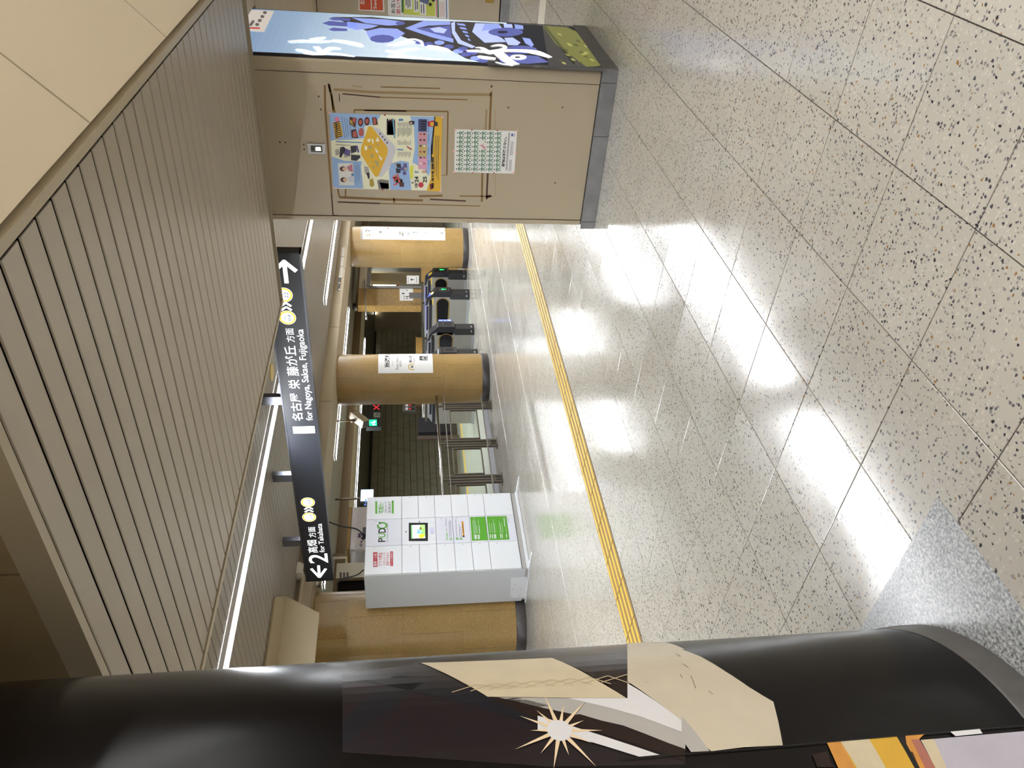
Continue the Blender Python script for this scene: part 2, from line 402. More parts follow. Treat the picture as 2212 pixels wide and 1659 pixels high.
# upstand on the -X side with its joints, its shade painted in as brown, and the pale panels of the high top above it
up = MB(mat('upstand_shade_tone', (150, 132, 100), 0.6))
for a, b in ((-0.28, 0.52), (0.53, 1.545), (1.555, 2.0)):
    up.box((-1.80, a, ZL + 0.09), (-1.775, b - 0.004, ZL + 0.62))
up.build('panel', cv)
top = MB(m_cove)
for a, b in ((-2.0, -0.5), (-0.49, 1.43), (1.44, 3.4)):
    top.box((-2.75, a, ZL + 0.64), (-1.79, b, ZL + 0.66)).box((-3.72, a, ZL + 0.64), (-2.76, b, ZL + 0.66)).box((-4.7, a, ZL + 0.64), (-3.73, b, ZL + 0.66))
top.build('panel', cv)
MB(m_cove).box((-16.0, -6, 3.36), (6.6, -1.29, 3.4)).box((-16, -1.3, 3.0), (-4.6, 1.4, 3.04)).box((-16, 1.4, ZH + 0.02), (-3.9, 16, ZH + 0.06)).box((-16, 1.36, ZH + .02), (-3.9, 1.4, 3.04)).box((-4.7, -1.35, 2.98), (-1.79, -1.3, 3.4)).box((-4.7, 3.4, 2.6), (-1.9, 3.42, 3.0)).build('top_panel', cv)

# ---- beam over the round pillars and the second beam beyond
bm1 = MB(m_beam)
for x in range(-4, 22, 2):
    bm1.box((x + 0.005, 6.29, 2.50), (x + 1.995, 7.1, ZH + 0.02))
b1 = bm1.build('trim_1'); tag(b1, kind='structure')
MB(m_trim).box((-4, 6.235, 2.60), (4.3, 6.29, 2.625)).build('ledge', b1)
bm2 = MB(mat('beam_brown', (118, 98, 70), 0.6, noise=0.12, nscale=1.2)).box((-4, 10.02, 2.50), (22, 10.04, ZH + 0.02))
bm2.box((-4, 10.04, 2.50), (22, 11.1, 2.52), m_beam)
tag(bm2.build('trim_2'), kind='structure')
pc = MB(mat('platform_ceiling', (48, 42, 36), 0.25, spec=0.5)).box((-6, 11.1, 2.51), (26, 15.9, 2.54)).build('ceiling'); tag(pc, kind='structure')

# ---- walls
wf = MB(mat('tunnel_mortar', (34, 32, 26), 0.8)).box((-6, 15.84, -1.4), (26, 16.0, 2.6)).build('wall_far'); tag(wf, kind='structure')
tl = MB(); tm_ = [mat('tunnel_tile_' + n, c, 0.3, noise=0.1, nscale=3) for n, c in (('olive', (146, 141, 114)), ('grey', (142, 138, 113)), ('brown', (138, 131, 104)))]
for r_ in range(18):
    z = -1.15 + 0.2 * r_
    for k in range(300):
        x = -5.5 + 0.103 * k
        if z > 2.42: continue
        a = tm_[0] if random.random() < 0.6 else random.choice(tm_)
        d_ = random.uniform(0, 0.002)
        tl.add([(x + .001, 15.84, z + .006), (x + .102, 15.84, z + .006), (x + .102, 15.84, z + .194), (x + .001, 15.84, z + .194),
                (x + .002, 15.832 - d_, z + .010), (x + .101, 15.832 - d_, z + .010), (x + .101, 15.832 - d_, z + .190), (x + .002, 15.832 - d_, z + .190)],
               [(4, 5, 6, 7), (0, 1, 5, 4), (1, 2, 6, 5), (2, 3, 7, 6), (3, 0, 4, 7)], a)
tag(tl.build('wall_tiles', wf), kind='stuff')
MB(mat('cable_yellow', (196, 164, 50), 0.5)).box((-5, 15.78, -0.52), (24, 15.82, -0.36)).build('yellow_band', wf)
MB(mat('ballast', (70, 66, 62), 0.9, noise=0.3, nscale=40)).box((-6, 13.0, -1.4), (26, 15.9, -1.3)).build('floor_pit', None)
tag(bpy.data.objects['floor_pit'], kind='structure'); bpy.data.objects['floor_pit'].name = 'floor'
wl = MB(m_beam).box((-16.1, -6, -0.2), (-16.0, 16, 3.5)).build('wall_left'); tag(wl, kind='structure')
wb = MB(m_cove).box((-16.1, -6.1, -0.2), (22.1, -6.0, 3.5)).build('wall_back'); tag(wb, kind='structure')
we = MB(m_beam).box((22.0, -6, -1.4), (22.1, 16, 3.5)).build('wall_end'); tag(we, kind='structure')

# wall with posters on the right, beyond the advertising pillar
WX = 7.66
wr = MB(m_dark).box((WX + 0.012, -5.9, 0.0), (WX + 0.12, 1.6, ZH)).build('wall_right'); tag(wr, kind='structure')
m_wallp = mat('wall_panel_enamel', (176, 163, 140), 0.4, noise=0.04, nscale=2); m_wallb = mat('wall_panel_tan', (150, 128, 88), 0.4, noise=0.06, nscale=2)
for a, b in ((-5.9, -3.7), (-3.69, -1.5), (-1.49, 1.6)):
    MB(m_wallp).box((WX, a + .004, 0.13), (WX + .012, b - .004, 2.455)).build('panel', wr)
so = MB(m_dark).box((1.96, -5.9, 2.478), (WX + 0.1, 0.2, 2.49)).box((3.1, 0.2, 2.478), (WX + 0.1, 1.4, 2.49)).build('ceiling'); tag(so, kind='structure')
for a, b in ((1.96, 3.1), (3.11, 4.40), (4.415, 7.65)):
    MB(m_wallp).box((a, -5.9, 2.462), (b, 0.2 if a < 3 else 1.4, 2.476)).build('panel', so)
MB(m_steeld).box((WX - 0.006, -5.9, 0.0), (WX + 0.012, 1.6, 0.115)).build('kick_plate', wr)
MB(m_wallb).box((WX + 0.12, 1.5, 0), (22, 1.6, ZH)).build('wall_return', wr)

# ================================================================== LIGHT STRIPS
def strip(label, y, xa, xb, z, wd=0.13, m=None, seg=1.5):
    t = thing('light_strip', label, 'ceiling light', ((xa + xb) / 2, y, z), 'linear ceiling lights')
    MB(m_white).box((xa - .012, y - wd / 2 - .012, z - 0.012), (xb + .012, y - wd / 2, z + .02)).box((xa - .012, y + wd / 2, z - 0.012), (xb + .012, y + wd / 2 + .012, z + .02)) \
        .box((xa - .012, y - wd / 2, z - .012), (xa, y + wd / 2, z + .02)).box((xb, y - wd / 2, z - .012), (xb + .012, y + wd / 2, z + .02)).build('housing', t)
    d = MB(m or m_light); x = xa
    while x < xb - 0.01:
        x2 = min(x + seg, xb); n = 8; prof = [(x, y + wd / 2 * math.cos(math.pi * k / n), z - wd * 0.10 * math.sin(math.pi * k / n)) for k in range(n + 1)]
        d.prism(prof, (x2 - .002 - x, 0, 0)); x = x2
    d.build('diffuser', t)
ZS = ZH - 0.022; ZP = 2.510 - 0.022
def sy(ratio, z): return CAM.y + (z - 0.008 - CAM.z) / ratio
strip('long bright light strip on the high ceiling, nearest the camera, behind the hanging sign', sy(.2515, ZS), -15.5, 20.0, ZS)
strip('second light strip on the high ceiling, ending short of the round pillars', sy(.1825, ZS), 7.6, 20.0, ZS)
strip('light strip beyond the beam, over the steel fence and the hung camera', sy(.126, ZS), on(724.5, 990, 2, ZS)[0], on(753.5, 671, 2, ZS)[0], ZS)
strip('short light strip just left of the black direction sign, above the round pillar', sy(.126, ZS), on(703, 1300, 2, ZS)[0], on(700, 1240, 2, ZS)[0], ZS)
strip('thin light strip under the dark platform ceiling, farthest from the camera', sy(.0845, ZP), -4.0, 15.0, ZP, 0.10)
strip('light strip in the cove just behind the camera', -2.3, -8.0, 5.8, 3.33, 0.15, m_lightb)
strip('light strip in the cove far behind the camera', -4.2, -8.0, 5.8, 3.33, 0.15, m_lightb)

strip('unseen light strip added left of the hanging fascia to brighten faces turned that way', 5.6, -15.5, -6.2, ZS)  # added strip out of view, for more light on the -X sides

# ================================================================== ROUND PILLARS
def column(cx, cy, r, label, sk=0.12):
    t = thing('round_pillar', label, 'pillar', (cx, cy, 0), 'tan stone pillars')
    MB(mat('stone_joint', (96, 70, 36), .7)).lathe(cx, cy, [(r - .004, sk), (r - .004, 2.50)], 64).build('core', t)
    MB(m_skirt).lathe(cx, cy, [(r + .004, 0.0005), (r + .006, sk - .006), (r + .001, sk)], 64).build('skirt', t)
    n = 6
    for j, (z0, z1) in enumerate(((sk, .76), (.76, 1.46), (1.46, 2.10), (2.10, 2.50))):
        for k in range(n):
            a0 = 2 * math.pi * (k + .5 * (j % 2)) / n + .2; g_ = .0012 / r
            p = MB(m_tan)
            for pr in ([(r, z0 + .001), (r, z1 - .001)], [(r - .005, z0 + .001), (r, z0 + .001)], [(r, z1 - .001), (r - .005, z1 - .001)]):
                p.lathe(cx, cy, pr, 12, a0=a0 + g_, a1=a0 + 2 * math.pi / n - g_)
            p.build('stone_panel', t)
    return t
COLS = [(2.50, 7.0, 0.44), (7.25, 6.85, 0.425), (12.03, 6.90, 0.435)]
c1 = column(*COLS[0], 'tan stone round pillar behind the white parcel locker')
c2 = column(*COLS[1], 'tan stone round pillar with the gate name sheet, between fence and gates')
c3 = column(*COLS[2], 'tan stone round pillar with the long line map sheet, right of the gates')

# black advertising pillar by the camera
BX, BY, BR = -2.557, 0.917, 0.592
t = thing('advertising_pillar', 'black round pillar wrapped in a dark advert print, close to the camera', 'pillar', (BX, BY, 0))
m_film = mat('film_dark', (15, 12, 12), 0.25, spec=0.25)
MB(m_film).lathe(BX, BY, [(BR, 0.085), (BR, 3.05)], 128).build('shaft', t)
MB(mat('skirt_grey', (92, 90, 88), 0.35, noise=0.3, nscale=20)).lathe(BX, BY, [(BR + .007, 0.0015), (BR + .007, 0.046), (BR + .004, .05), (BR + .004, 0.082), (BR - .002, 0.085)], 128).build('skirt', t)
cy = Cy(BX, BY, BR, 0.03)
A = MB()
f_wood = mat('print_pale_wood', (222, 208, 178), 0.34, noise=0.10, nscale=14); f_arch = mat('print_pale_stone', (216, 205, 184), 0.34, noise=0.10, nscale=9)
f_brown = mat('print_brown', (44, 31, 27), 0.28, spec=0.3); f_plum = mat('print_plum', (40, 33, 36), 0.28, spec=0.3); f_slate = mat('print_slate', (34, 34, 40), 0.28, spec=0.3)
f_white = mat('print_white', (236, 236, 240), 0.34); f_grey = mat('print_grey', (188, 186, 182), 0.34); f_ochre = mat('print_ochre', (222, 176, 62), 0.34, noise=0.08, nscale=20)
f_orange = mat('print_orange', (214, 150, 70), 0.34, noise=0.2, nscale=40); f_rose = mat('print_rose', (176, 112, 98), 0.34, noise=0.15, nscale=40); f_cream = mat('print_cream', (216, 202, 172), 0.34, noise=0.12, nscale=30)
f_lilac = mat('print_lilac', (196, 192, 206), 0.34, noise=0.12, nscale=12); f_black = mat('print_black_gloss', (8, 8, 9), 0.32); f_glow = mat('print_flare', (250, 226, 190), 0.34)
q7 = lambda *p: [(740 + a / 2.9676, 1100 + b / 2.9676) for a, b in p]
q8 = lambda *p: [(1472 + a / 2.9676, 1100 + b / 2.9676) for a, b in p]
q6 = lambda *p: [(a / 2.989, 1200 + b / 2.989) for a, b in p]
# plum room, its slate beams
A.px(cy, q7((600, 900), (1824, 850), (1824, 1215), (1345, 958), (500, 990)), f_brown, 1)
A.px(cy, q7((0, 1060), (500, 990), (930, 1207), (1450, 1215), (2196, 1540), (2196, 1640), (1300, 1650), (0, 1560)), f_plum, 1)
A.px(cy, q7((0, 1370), (430, 1010), (600, 905), (640, 1030), (300, 1290), (0, 1520)), f_slate, 2)
A.px(cy, q7((80, 1040), (640, 1100), (1230, 1330), (1230, 1375), (440, 1170), (100, 1095)), f_slate, 2)
A.px(cy, q7((930, 1207), (1140, 1215), (1700, 1370), (2196, 1540), (2196, 1620), (1480, 1385), (1200, 1330)), f_brown, 3)
# cream wood wedge
A.px(cy, q7((500, 990), (700, 984), (1000, 973), (1340, 958), (1500, 1028), (1640, 1108), (1818, 1215), (1500, 1215), (930, 1207), (760, 1110), (620, 1040)), f_wood, 4)
for k in range(9):
    x = 700 + 120 * k
    A.pstroke(cy, q7((x, 1180 - 8 * k), (x + 160, 1130 - 8 * k), (x + 300, 1150 - 4 * k)), 0.003, mat('print_wood_line', (206, 186, 150), 0.34), 5)
# white ledge and grey step
A.px(cy, q7((1000, 1210), (1450, 1215), (1826, 1218), (2196, 1420), (2196, 1545), (1800, 1390), (1300, 1280)), f_grey, 3)
A.px(cy, q7((1450, 1216), (1826, 1216), (1826, 1120), (2000, 1230), (2196, 1375), (2196, 1440), (1900, 1330), (1640, 1260)), f_white, 4)
# cream arch
A.px(cy, q7((1826, 850), (1960, 846), (2060, 858), (2196, 905)) + q8((0, 905), (120, 950), (280, 1045), (430, 1145), (520, 1200), (588, 1240), (620, 1370), (648, 1518), (400, 1530), (190, 1556), (90, 1470), (0, 1385)) + q7((2196, 1378), (2000, 1230), (1826, 1110)), f_arch, 5)
A.px(cy, q8((0, 1330), (60, 1400), (180, 1556), (60, 1562), (0, 1480)), f_grey, 6)
for a, b, c, d in ((1420, 1240, 1460, 1265), (1550, 1430, 1590, 1540), (1480, 1330, 1530, 1360), (1700, 1560, 1735, 1590), (1460, 1420, 1475, 1450)):
    A.pstroke(cy, [(1100 + a / 3.95, 1100 + b / 3.95), (1100 + c / 3.95, 1100 + d / 3.95)], 0.0022, mat('print_scratch', (150, 140, 124), 0.4), 7)
# printed lamp and its star
A.px(cy, q7((1250, 1330), (1480, 1400), (1700, 1470), (2030, 1580), (1900, 1592), (1600, 1500), (1250, 1420)), f_white, 6)
ca, cb = cy.hit(740 + 1390 / 2.9676, 1100 + 1425 / 2.9676)
for k in range(14):
    an = 2 * math.pi * (k + 0.3) / 14; ln = (0.105, 0.07, 0.09, 0.06)[k % 4]
    dx, dy = math.cos(an), math.sin(an)
    A.ab(cy, [(ca - dy * .006, cb + dx * .006), (ca + dx * ln, cb + dy * ln), (ca + dy * .006, cb - dx * .006)], f_glow, 7)
A.disc(cy, ca, cb, 0.026, f_white, 8)
# second print below the seam
A.pstroke(cy, q8((-400, 1612), (0, 1578), (700, 1520), (1500, 1450), (2196, 1392)), 0.0025, f_black, 8)
z7 = lambda *p: [(1720 + a / 4.496, 1560 + b / 4.496) for a, b in p]
A.px(cy, z7((290, 200), (970, 145), (1140, 445), (1300, 700), (600, 900), (400, 445)), f_ochre, 6)
A.px(cy, z7((290, 200), (420, 190), (560, 445), (700, 800), (600, 900), (400, 445)), f_orange, 7)
A.px(cy, z7((420, 190), (700, 168), (860, 445), (1000, 700), (760, 800), (580, 445)), f_cream, 7)
A.px(cy, z7((970, 145), (1050, 138), (1190, 445), (1300, 700), (1220, 700), (1140, 445)), f_black, 7)
A.px(cy, z7((1055, 140), (1245, 120), (1180, 180), (1220, 250), (1340, 445), (1400, 600), (1250, 600), (1185, 445), (1065, 220)), f_orange, 7)
A.px(cy, z7((1110, 180), (1190, 176), (1340, 445), (1400, 600), (1330, 600), (1240, 445)), f_rose, 8)
A.px(cy, z7((1205, 182), (2212, 95), (2300, 445), (2400, 800), (1500, 800), (1340, 445)), f_lilac, 6)
A.px(cy, z7((1205, 182), (1330, 172), (1450, 445), (1400, 600), (1340, 445)), f_cream, 7)
A.px(cy, z7((1490, 105), (1775, 78), (1802, 122), (1540, 148)), f_white, 9)
A.px(cy, z7((150, 320), (300, 290), (330, 400), (380, 445), (200, 445)), f_brown, 6)
A.build('print', t)

# ================================================================== SQUARE PILLAR WITH ADVERT AND POSTERS
PX0, PX1, PY0, PY1 = 1.93, 3.045, 0.224, 1.345
t = thing('square_pillar', 'beige square pillar carrying a lit advert and two paper posters', 'pillar', ((PX0 + PX1) / 2, (PY0 + PY1) / 2, 0))
MB(m_dark).box((PX0 + .02, PY0 + .02, 0.1), (PX1 - .02, PY1 - .02, ZH)).build('core', t)
zb = 0.112
# corner trims (rounded), wide centre panel, side panels
def corner(x, y, sx, sy, wx, wy, R=0.035):
    p = [(x + sx * wx, y), (x + sx * R, y)] + [(x + sx * (R - R * math.sin(a)), y + sy * (R - R * math.cos(a))) for a in [math.pi / 2 * k / 8 for k in range(9)]] + [(x, y + sy * R), (x, y + sy * wy), (x + sx * 0.03, y + sy * wy), (x + sx * .03, y + sy * 0.03), (x + sx * wx, y + sy * .03)]
    q = []
    for a in p:
        if not q or math.hypot(a[0] - q[-1][0], a[1] - q[-1][1]) > 1e-5: q.append(a)
    o = MB(m_col).prism([(a, b, zb) for a, b in q], (0, 0, ZH - zb)).build('corner_trim', t); soft_edges(o, 30)
corner(PX0, PY0, 1, 1, 0.02, 0.092)
corner(PX0, PY1, 1, -1, 0.06, 0.045)
corner(PX1, PY0, -1, 1, 0.012, 0.09)
corner(PX1, PY1, -1, -1, 0.09, 0.06)
MB(m_colp).box((PX0 + .006, PY0 + .098, zb), (PX0 + .02, PY1 - .051, ZH)).build('face_panel', t)
MB(m_colp).box((PX0 + .066, PY1 - .02, zb), (PX1 - .096, PY1 - .006, ZH)).build('face_panel', t)
MB(m_colp).box((PX1 - .02, PY0 + .096, zb), (PX1 - .006, PY1 - .066, ZH)).build('face_panel', t)
kb = MB(m_steeld).prism([(PX0 - .012, PY0 - .004, 0.0015), (PX0 - .004, PY0 - .012, 0.0015), (PX1 + .012, PY0 - .012, 0.0015), (PX1 + .012, PY1 + .012, 0.0015), (PX0 - .012, PY1 + .012, 0.0015)], (0, 0, zb - .006)).build('kick_plate', t)
for y in (0.30, 0.66, 1.30):
    MB(m_dark).box((PX0 - .0128, y, 0.004), (PX0 - .0118, y + .003, zb - .006)).build('joint', kb)
# glue marks left by old notices
pf = Pl((PX0 + .006, 0, 0), (0, -1, 0))
G = MB(); g1 = mat('old_glue', (122, 92, 44), 0.6); g2 = mat('old_glue_dark', (74, 46, 28), 0.6); g3 = mat('old_glue_faint', (146, 124, 88), 0.6)
gz = lambda *p: [(500 + a / 2.962, b / 2.962) for a, b in p]
for pts, wd, m in [(((625, 540), (660, 720)), .010, g1), (((597, 545), (600, 700), (640, 1240)), .009, g1), (((640, 1240), (650, 1375)), .007, g2), (((650, 1378), (680, 1380)), .006, g2), (((640, 600), (650, 710)), .007, g1), (((620, 535), (632, 590)), .008, g2),
                   (((655, 572), (900, 590), (1400, 604), (1660, 606)), .012, g3), (((710, 600), (950, 622)), .006, g2), (((950, 622), (1510, 638)), .005, g1), (((955, 556), (1335, 566)), .005, g1), (((1664, 545), (1664, 560)), .008, g2), (((1662, 585), (1652, 830)), .010, g1), (((1632, 700), (1626, 830)), .008, g3),
                   (((785, 703), (1385, 713)), .007, g1), (((850, 706), (1120, 711)), .006, g2), (((785, 703), (787, 722)), .006, g1), (((1385, 713), (1378, 1120)), .007, g1), (((1378, 1122), (1300, 1120)), .005, g3),
                   (((680, 1205), (690, 1260)), .008, g1), (((730, 1210), (730, 1262)), .007, g1), (((690, 1262), (1000, 1276), (1225, 1282)), .012, g1), (((680, 1292), (950, 1302)), .008, g2), (((950, 1302), (1590, 1318)), .005, g1), (((1270, 1275), (1500, 1286)), .008, g2), (((1200, 1255), (1350, 1252)), .010, g1), (((1460, 1254), (1670, 1256)), .006, g1), (((1040, 1268), (1040, 1298)), .008, g1), (((1605, 1108), (1602, 1290)), .009, g1), (((1640, 1108), (1632, 1275)), .009, g2), (((1630, 1262), (1660, 1252)), .014, g2),
                   (((770, 550), (835, 556)), .004, g3), (((690, 600), (692, 650)), .004, g2), (((1685, 700), (1690, 1260)), .002, g3)]:
    G.pstroke(pf, gz(*pts), wd * 1.45, m, 1)
for a, b in ((558, 617), (572, 700), (310, 910), (345, 912), (462, 925), (465, 955), (2118, 688), (2070, 1170), (1772, 688)):
    h = pf.hit(500 + a / 2.962, b / 2.962); G.disc(pf, *h, .006, g2, 1, 8)
G.build('glue_marks', t)
# recessed lock in the panel
a0, b0 = pf.hit(704, 332); a1, b1 = pf.hit(664, 309)
lk = MB(m_steel)
lk.add([pf.pt(a, b, h) for h in (0, .008) for a, b in ((a0, b0), (a1, b0), (a1, b1), (a0, b1))], [(4, 5, 6, 7), (0, 1, 5, 4), (1, 2, 6, 5), (2, 3, 7, 6), (3, 0, 4, 7)])
lk.rect(pf, a0 + .012, a1 - .012, b0 + .02, b1 - .02, mat('lock_recess', (70, 68, 60), 0.4, metal=0.6), 18)
lk.rect(pf, a0 + .022, a1 - .022, b0 + .03, b0 + .065, m_chrome, 20).disc(pf, (a0 + a1) / 2, b0 + .085, .007, m_ink, 21, 10)
lk.build('panel_lock', t)
# lit advert on the -Y face
ad = Pl((0, PY0 - .008, 0), (1, 0, 0))
x0 = PX0 + .0; axl = PX0 + .02; axr = PX1 - .01
L = MB(m_black).box((axl - .012, PY0 - .008, 0.115), (axr + .012, PY0 + .01, ZH)).build('lightbox_frame', t)
AE = 0.9
e = lambda n, c: mat('advert_' + n, c, 0.12, emit=AE, spec=0.4)
NS = 30
sky = [e('sky%d' % k, tuple(int(a + (b - a) * (k / (NS - 1)) ** 0.8) for a, b in zip((96, 128, 168), (200, 216, 228)))) for k in range(NS)]
A = MB()
zt, zl = ZH - .02, 0.14
for k in range(NS):
    hi = 2.60 - 1.25 / NS * k; lo = 2.60 - 1.25 / NS * (k + 1)
    if k == 0: hi = zt
    if k == NS - 1: lo = zl
    A.rect(ad, axl, axr, lo, hi, sky[k], 1)
blu = [e('tile_dark', (44, 44, 66)), e('tile_mid', (84, 92, 158)), e('tile_light', (140, 158, 226)), e('tile_pale', (176, 190, 240))]
ink = e('night', (52, 52, 54)); wht = e('brush', (246, 246, 250)); pal = e('brush_pale', (226, 230, 236)); grn = e('moss', (104, 106, 52)); grd = e('moss_dark', (70, 74, 38)); lab = e('label', (196, 188, 180)); red = e('red', (176, 40, 46))
zz = lambda *p: [(500 + a / 2.962, b / 2.962) for a, b in p]
yy = lambda *p: [(1000 + a / 11.06, b / 11.06) for a, b in p]
def P(pts, m, lay): A.px(ad, pts, m, lay)
# roof ornament, read down the panel
P(zz((640, 110), (900, 110), (1100, 130), (1500, 140), (1990, 165), (2030, 420), (1640, 410), (1500, 375), (1420, 330), (1250, 290), (1120, 245), (1030, 210), (880, 205), (820, 180)), ink, 2)
P(zz((580, 150), (625, 135), (800, 150), (800, 175), (625, 165)), blu[1], 3); P(zz((620, 190), (650, 178), (740, 185), (740, 200), (650, 200)), blu[1], 3); P(zz((620, 120), (650, 112), (760, 120), (760, 135), (650, 132)), blu[1], 3)
P(zz((770, 115), (990, 125), (1100, 140), (1090, 160), (1000, 165), (860, 150)), blu[2], 3)
P(zz((740, 140), (830, 150), (940, 165), (900, 180), (800, 195), (740, 180)), blu[2], 3); P(zz((860, 200), (950, 180), (1060, 185), (1110, 215), (1060, 250), (960, 265), (880, 245)), blu[2], 3)
for cx_, cy_, rx, ry in ((965, 250, 80, 26), (1080, 150, 30, 12)):
    P([(500 + (cx_ + rx * math.cos(k * .5236)) / 2.962, (cy_ + ry * math.sin(k * .5236)) / 2.962) for k in range(12)], blu[1], 4)
P(zz((1110, 182), (1230, 135), (1400, 140), (1400, 160), (1260, 165), (1180, 184), (1290, 215), (1420, 250), (1420, 275), (1280, 240)), blu[2], 4)
P(zz((1180, 184), (1400, 165), (1410, 250), (1290, 215)), blu[1], 3); P(zz((1270, 185), (1330, 175), (1380, 190), (1360, 215), (1300, 208)), blu[3], 5)
P(zz((1405, 150), (1430, 140), (1430, 200), (1470, 260), (1560, 300), (1540, 310), (1450, 280), (1412, 215)), blu[3], 5)
for k in range(5): P(zz((1440 + 18 * k, 150 + 24 * k), (1490 + 8 * k, 155 + 24 * k), (1500 + 8 * k, 168 + 24 * k), (1450 + 16 * k, 162 + 24 * k)), blu[2], 4)
P(zz((1560, 150), (1710, 155), (1730, 180), (1640, 205), (1730, 245), (1760, 270), (1620, 275), (1540, 205)), blu[3], 4); P(zz((1620, 155), (1710, 158), (1720, 178), (1650, 195), (1600, 200)), blu[2], 5)
P(zz((1740, 153), (1795, 157), (1800, 180), (1745, 178)), blu[3], 4); P(zz((1810, 157), (1865, 165), (1868, 190), (1815, 185)), blu[2], 4)
P([(500 + (1755 + 112 * math.cos(k * .3927)) / 2.962, (208 + 28 * math.sin(k * .3927)) / 2.962) for k in range(16)], blu[1], 6); P([(500 + (1735 + 34 * math.cos(k * .5236)) / 2.962, (208 + 9 * math.sin(k * .5236)) / 2.962) for k in range(12)], blu[0], 7)
P(zz((1745, 245), (1800, 242), (1850, 275), (1830, 292), (1770, 290)), blu[3], 5); P(zz((1860, 242), (1910, 250), (1935, 290), (1920, 302), (1880, 280)), blu[2], 5)
P([(500 + (1850 + 105 * math.cos(k * .3927)) / 2.962, (320 + 26 * math.sin(k * .3927)) / 2.962) for k in range(16)], blu[1], 5)
for a, b in ((1200, 270), (1260, 285), (1330, 275), (1390, 300), (1450, 330), (1500, 350), (1560, 375), (1610, 390), (1480, 315), (1540, 340)):
    P([(500 + (a + 34 * math.cos(k * .7854)) / 2.962, (b + 15 * math.sin(k * .7854)) / 2.962) for k in range(8)], blu[random.randint(1, 2)], 4)
P(zz((1700, 340), (1960, 360), (2030, 400), (1900, 410), (1720, 400)), blu[1], 4)
A.rect(ad, axl, axr, zl, .62, ink, 2)
# moss at the foot
P(zz((1990, 165), (2140, 175), (2300, 240), (2420, 420), (2260, 430), (2160, 380), (2080, 290)), grn, 3); P(zz((1990, 165), (2010, 166), (2200, 400), (2190, 420)), grd, 4)
P(zz((1640, 410), (2030, 420), (2400, 432), (2400, 460), (1640, 418)), ink, 2); P(zz((2030, 250), (2270, 430), (2030, 430)), ink, 4)
for k in range(24):
    a, b = random.uniform(2080, 2300), random.uniform(200, 400)
    if b > 190 + (a - 2000) * 0.25: P(zz((a, b), (a + 24, b + 6), (a + 34, b + 20), (a + 8, b + 14)), grd if k % 2 else e('moss_light', (146, 144, 82)), 5)
# white brush characters
def brush(pts, wds, m=wht, lay=8):
    h = [ad.hit(*p) for p in zz(*pts)]
    # smooth the stroke and swell it
    out = []
    for i in range(len(h) - 1):
        p0 = h[max(i - 1, 0)]; p1 = h[i]; p2 = h[i + 1]; p3 = h[min(i + 2, len(h) - 1)]
        for k in range(6):
            u = k / 6; f_ = lambda a, b, c, d: 0.5 * (2 * b + (c - a) * u + (2 * a - 5 * b + 4 * c - d) * u * u + (3 * b - a - 3 * c + d) * u ** 3)
            out.append((f_(p0[0], p1[0], p2[0], p3[0]), f_(p0[1], p1[1], p2[1], p3[1]), wds[i] + (wds[i + 1] - wds[i]) * u))
    out.append((*h[-1], wds[-1])); out = [(a, b, wd * 1.35) for a, b, wd in out]
    l, r_ = [], []
    for i, (a, b, wd) in enumerate(out):
        q = out[min(i + 1, len(out) - 1)]; p = out[max(i - 1, 0)]; dx, dy = q[0] - p[0], q[1] - p[1]; n = math.hypot(dx, dy) or 1
        l.append((a - dy / n * wd / 2, b + dx / n * wd / 2)); r_.append((a + dy / n * wd / 2, b - dx / n * wd / 2))
    for i in range(len(out) - 1): A.ab(ad, [l[i], l[i + 1], r_[i + 1], r_[i]], m, lay)
brush([(365, 270), (450, 265), (560, 268), (640, 265)], [.03, .045, .04, .02], pal); brush([(500, 255), (560, 248), (600, 240)], [.02, .04, .02], pal); brush([(640, 260), (720, 268), (800, 285), (840, 300)], [.03, .05, .05, .015], pal)
brush([(410, 320), (450, 325), (540, 345), (600, 345)], [.02, .04, .03, .02], pal); brush([(540, 300), (560, 320), (580, 345), (600, 330), (640, 310), (700, 315)], [.03, .03, .03, .03, .04, .02], pal); brush([(600, 345), (680, 350), (760, 362), (790, 368)], [.03, .04, .03, .01], pal); brush([(460, 345), (520, 352), (600, 355)], [.02, .03, .01], pal)
brush([(1000, 290), (1060, 285), (1120, 270), (1180, 275)], [.02, .04, .05, .02], pal); brush([(990, 325), (1060, 335), (1120, 320), (1200, 310)], [.02, .04, .03, .03], pal); brush([(1000, 365), (1080, 360), (1160, 372), (1250, 380), (1360, 388)], [.02, .05, .03, .04, .015], pal); brush([(1250, 300), (1300, 305), (1360, 318), (1400, 330)], [.05, .06, .05, .01], pal)
brush([(1120, 256), (1170, 255), (1210, 268), (1225, 292)], [.012, .03, .02, .01], wht)
brush([(1505, 330), (1570, 330), (1640, 335), (1720, 328), (1840, 328), (1940, 338), (2040, 372)], [.03, .05, .04, .05, .05, .08, .03])
brush([(1560, 308), (1600, 310), (1640, 335), (1660, 350)], [.012, .03, .04, .02]); brush([(1660, 300), (1720, 292), (1750, 310), (1680, 335)], [.01, .04, .02, .05]); brush([(1580, 360), (1620, 372), (1690, 380)], [.02, .06, .04]); brush([(1700, 335), (1740, 370), (1780, 400), (1820, 418)], [.06, .06, .06, .05])
brush([(1690, 400), (1740, 414), (1800, 418)], [.015, .02, .03])
P([(500 + (1835 + 54 * math.cos(k * .3927)) / 2.962, (370 + 17 * math.sin(k * .3927)) / 2.962) for k in range(16)], wht, 9); P([(500 + (1830 + 18 * math.cos(k * .5236)) / 2.962, (371 + 5 * math.sin(k * .5236)) / 2.962) for k in range(12)], blu[0], 10)
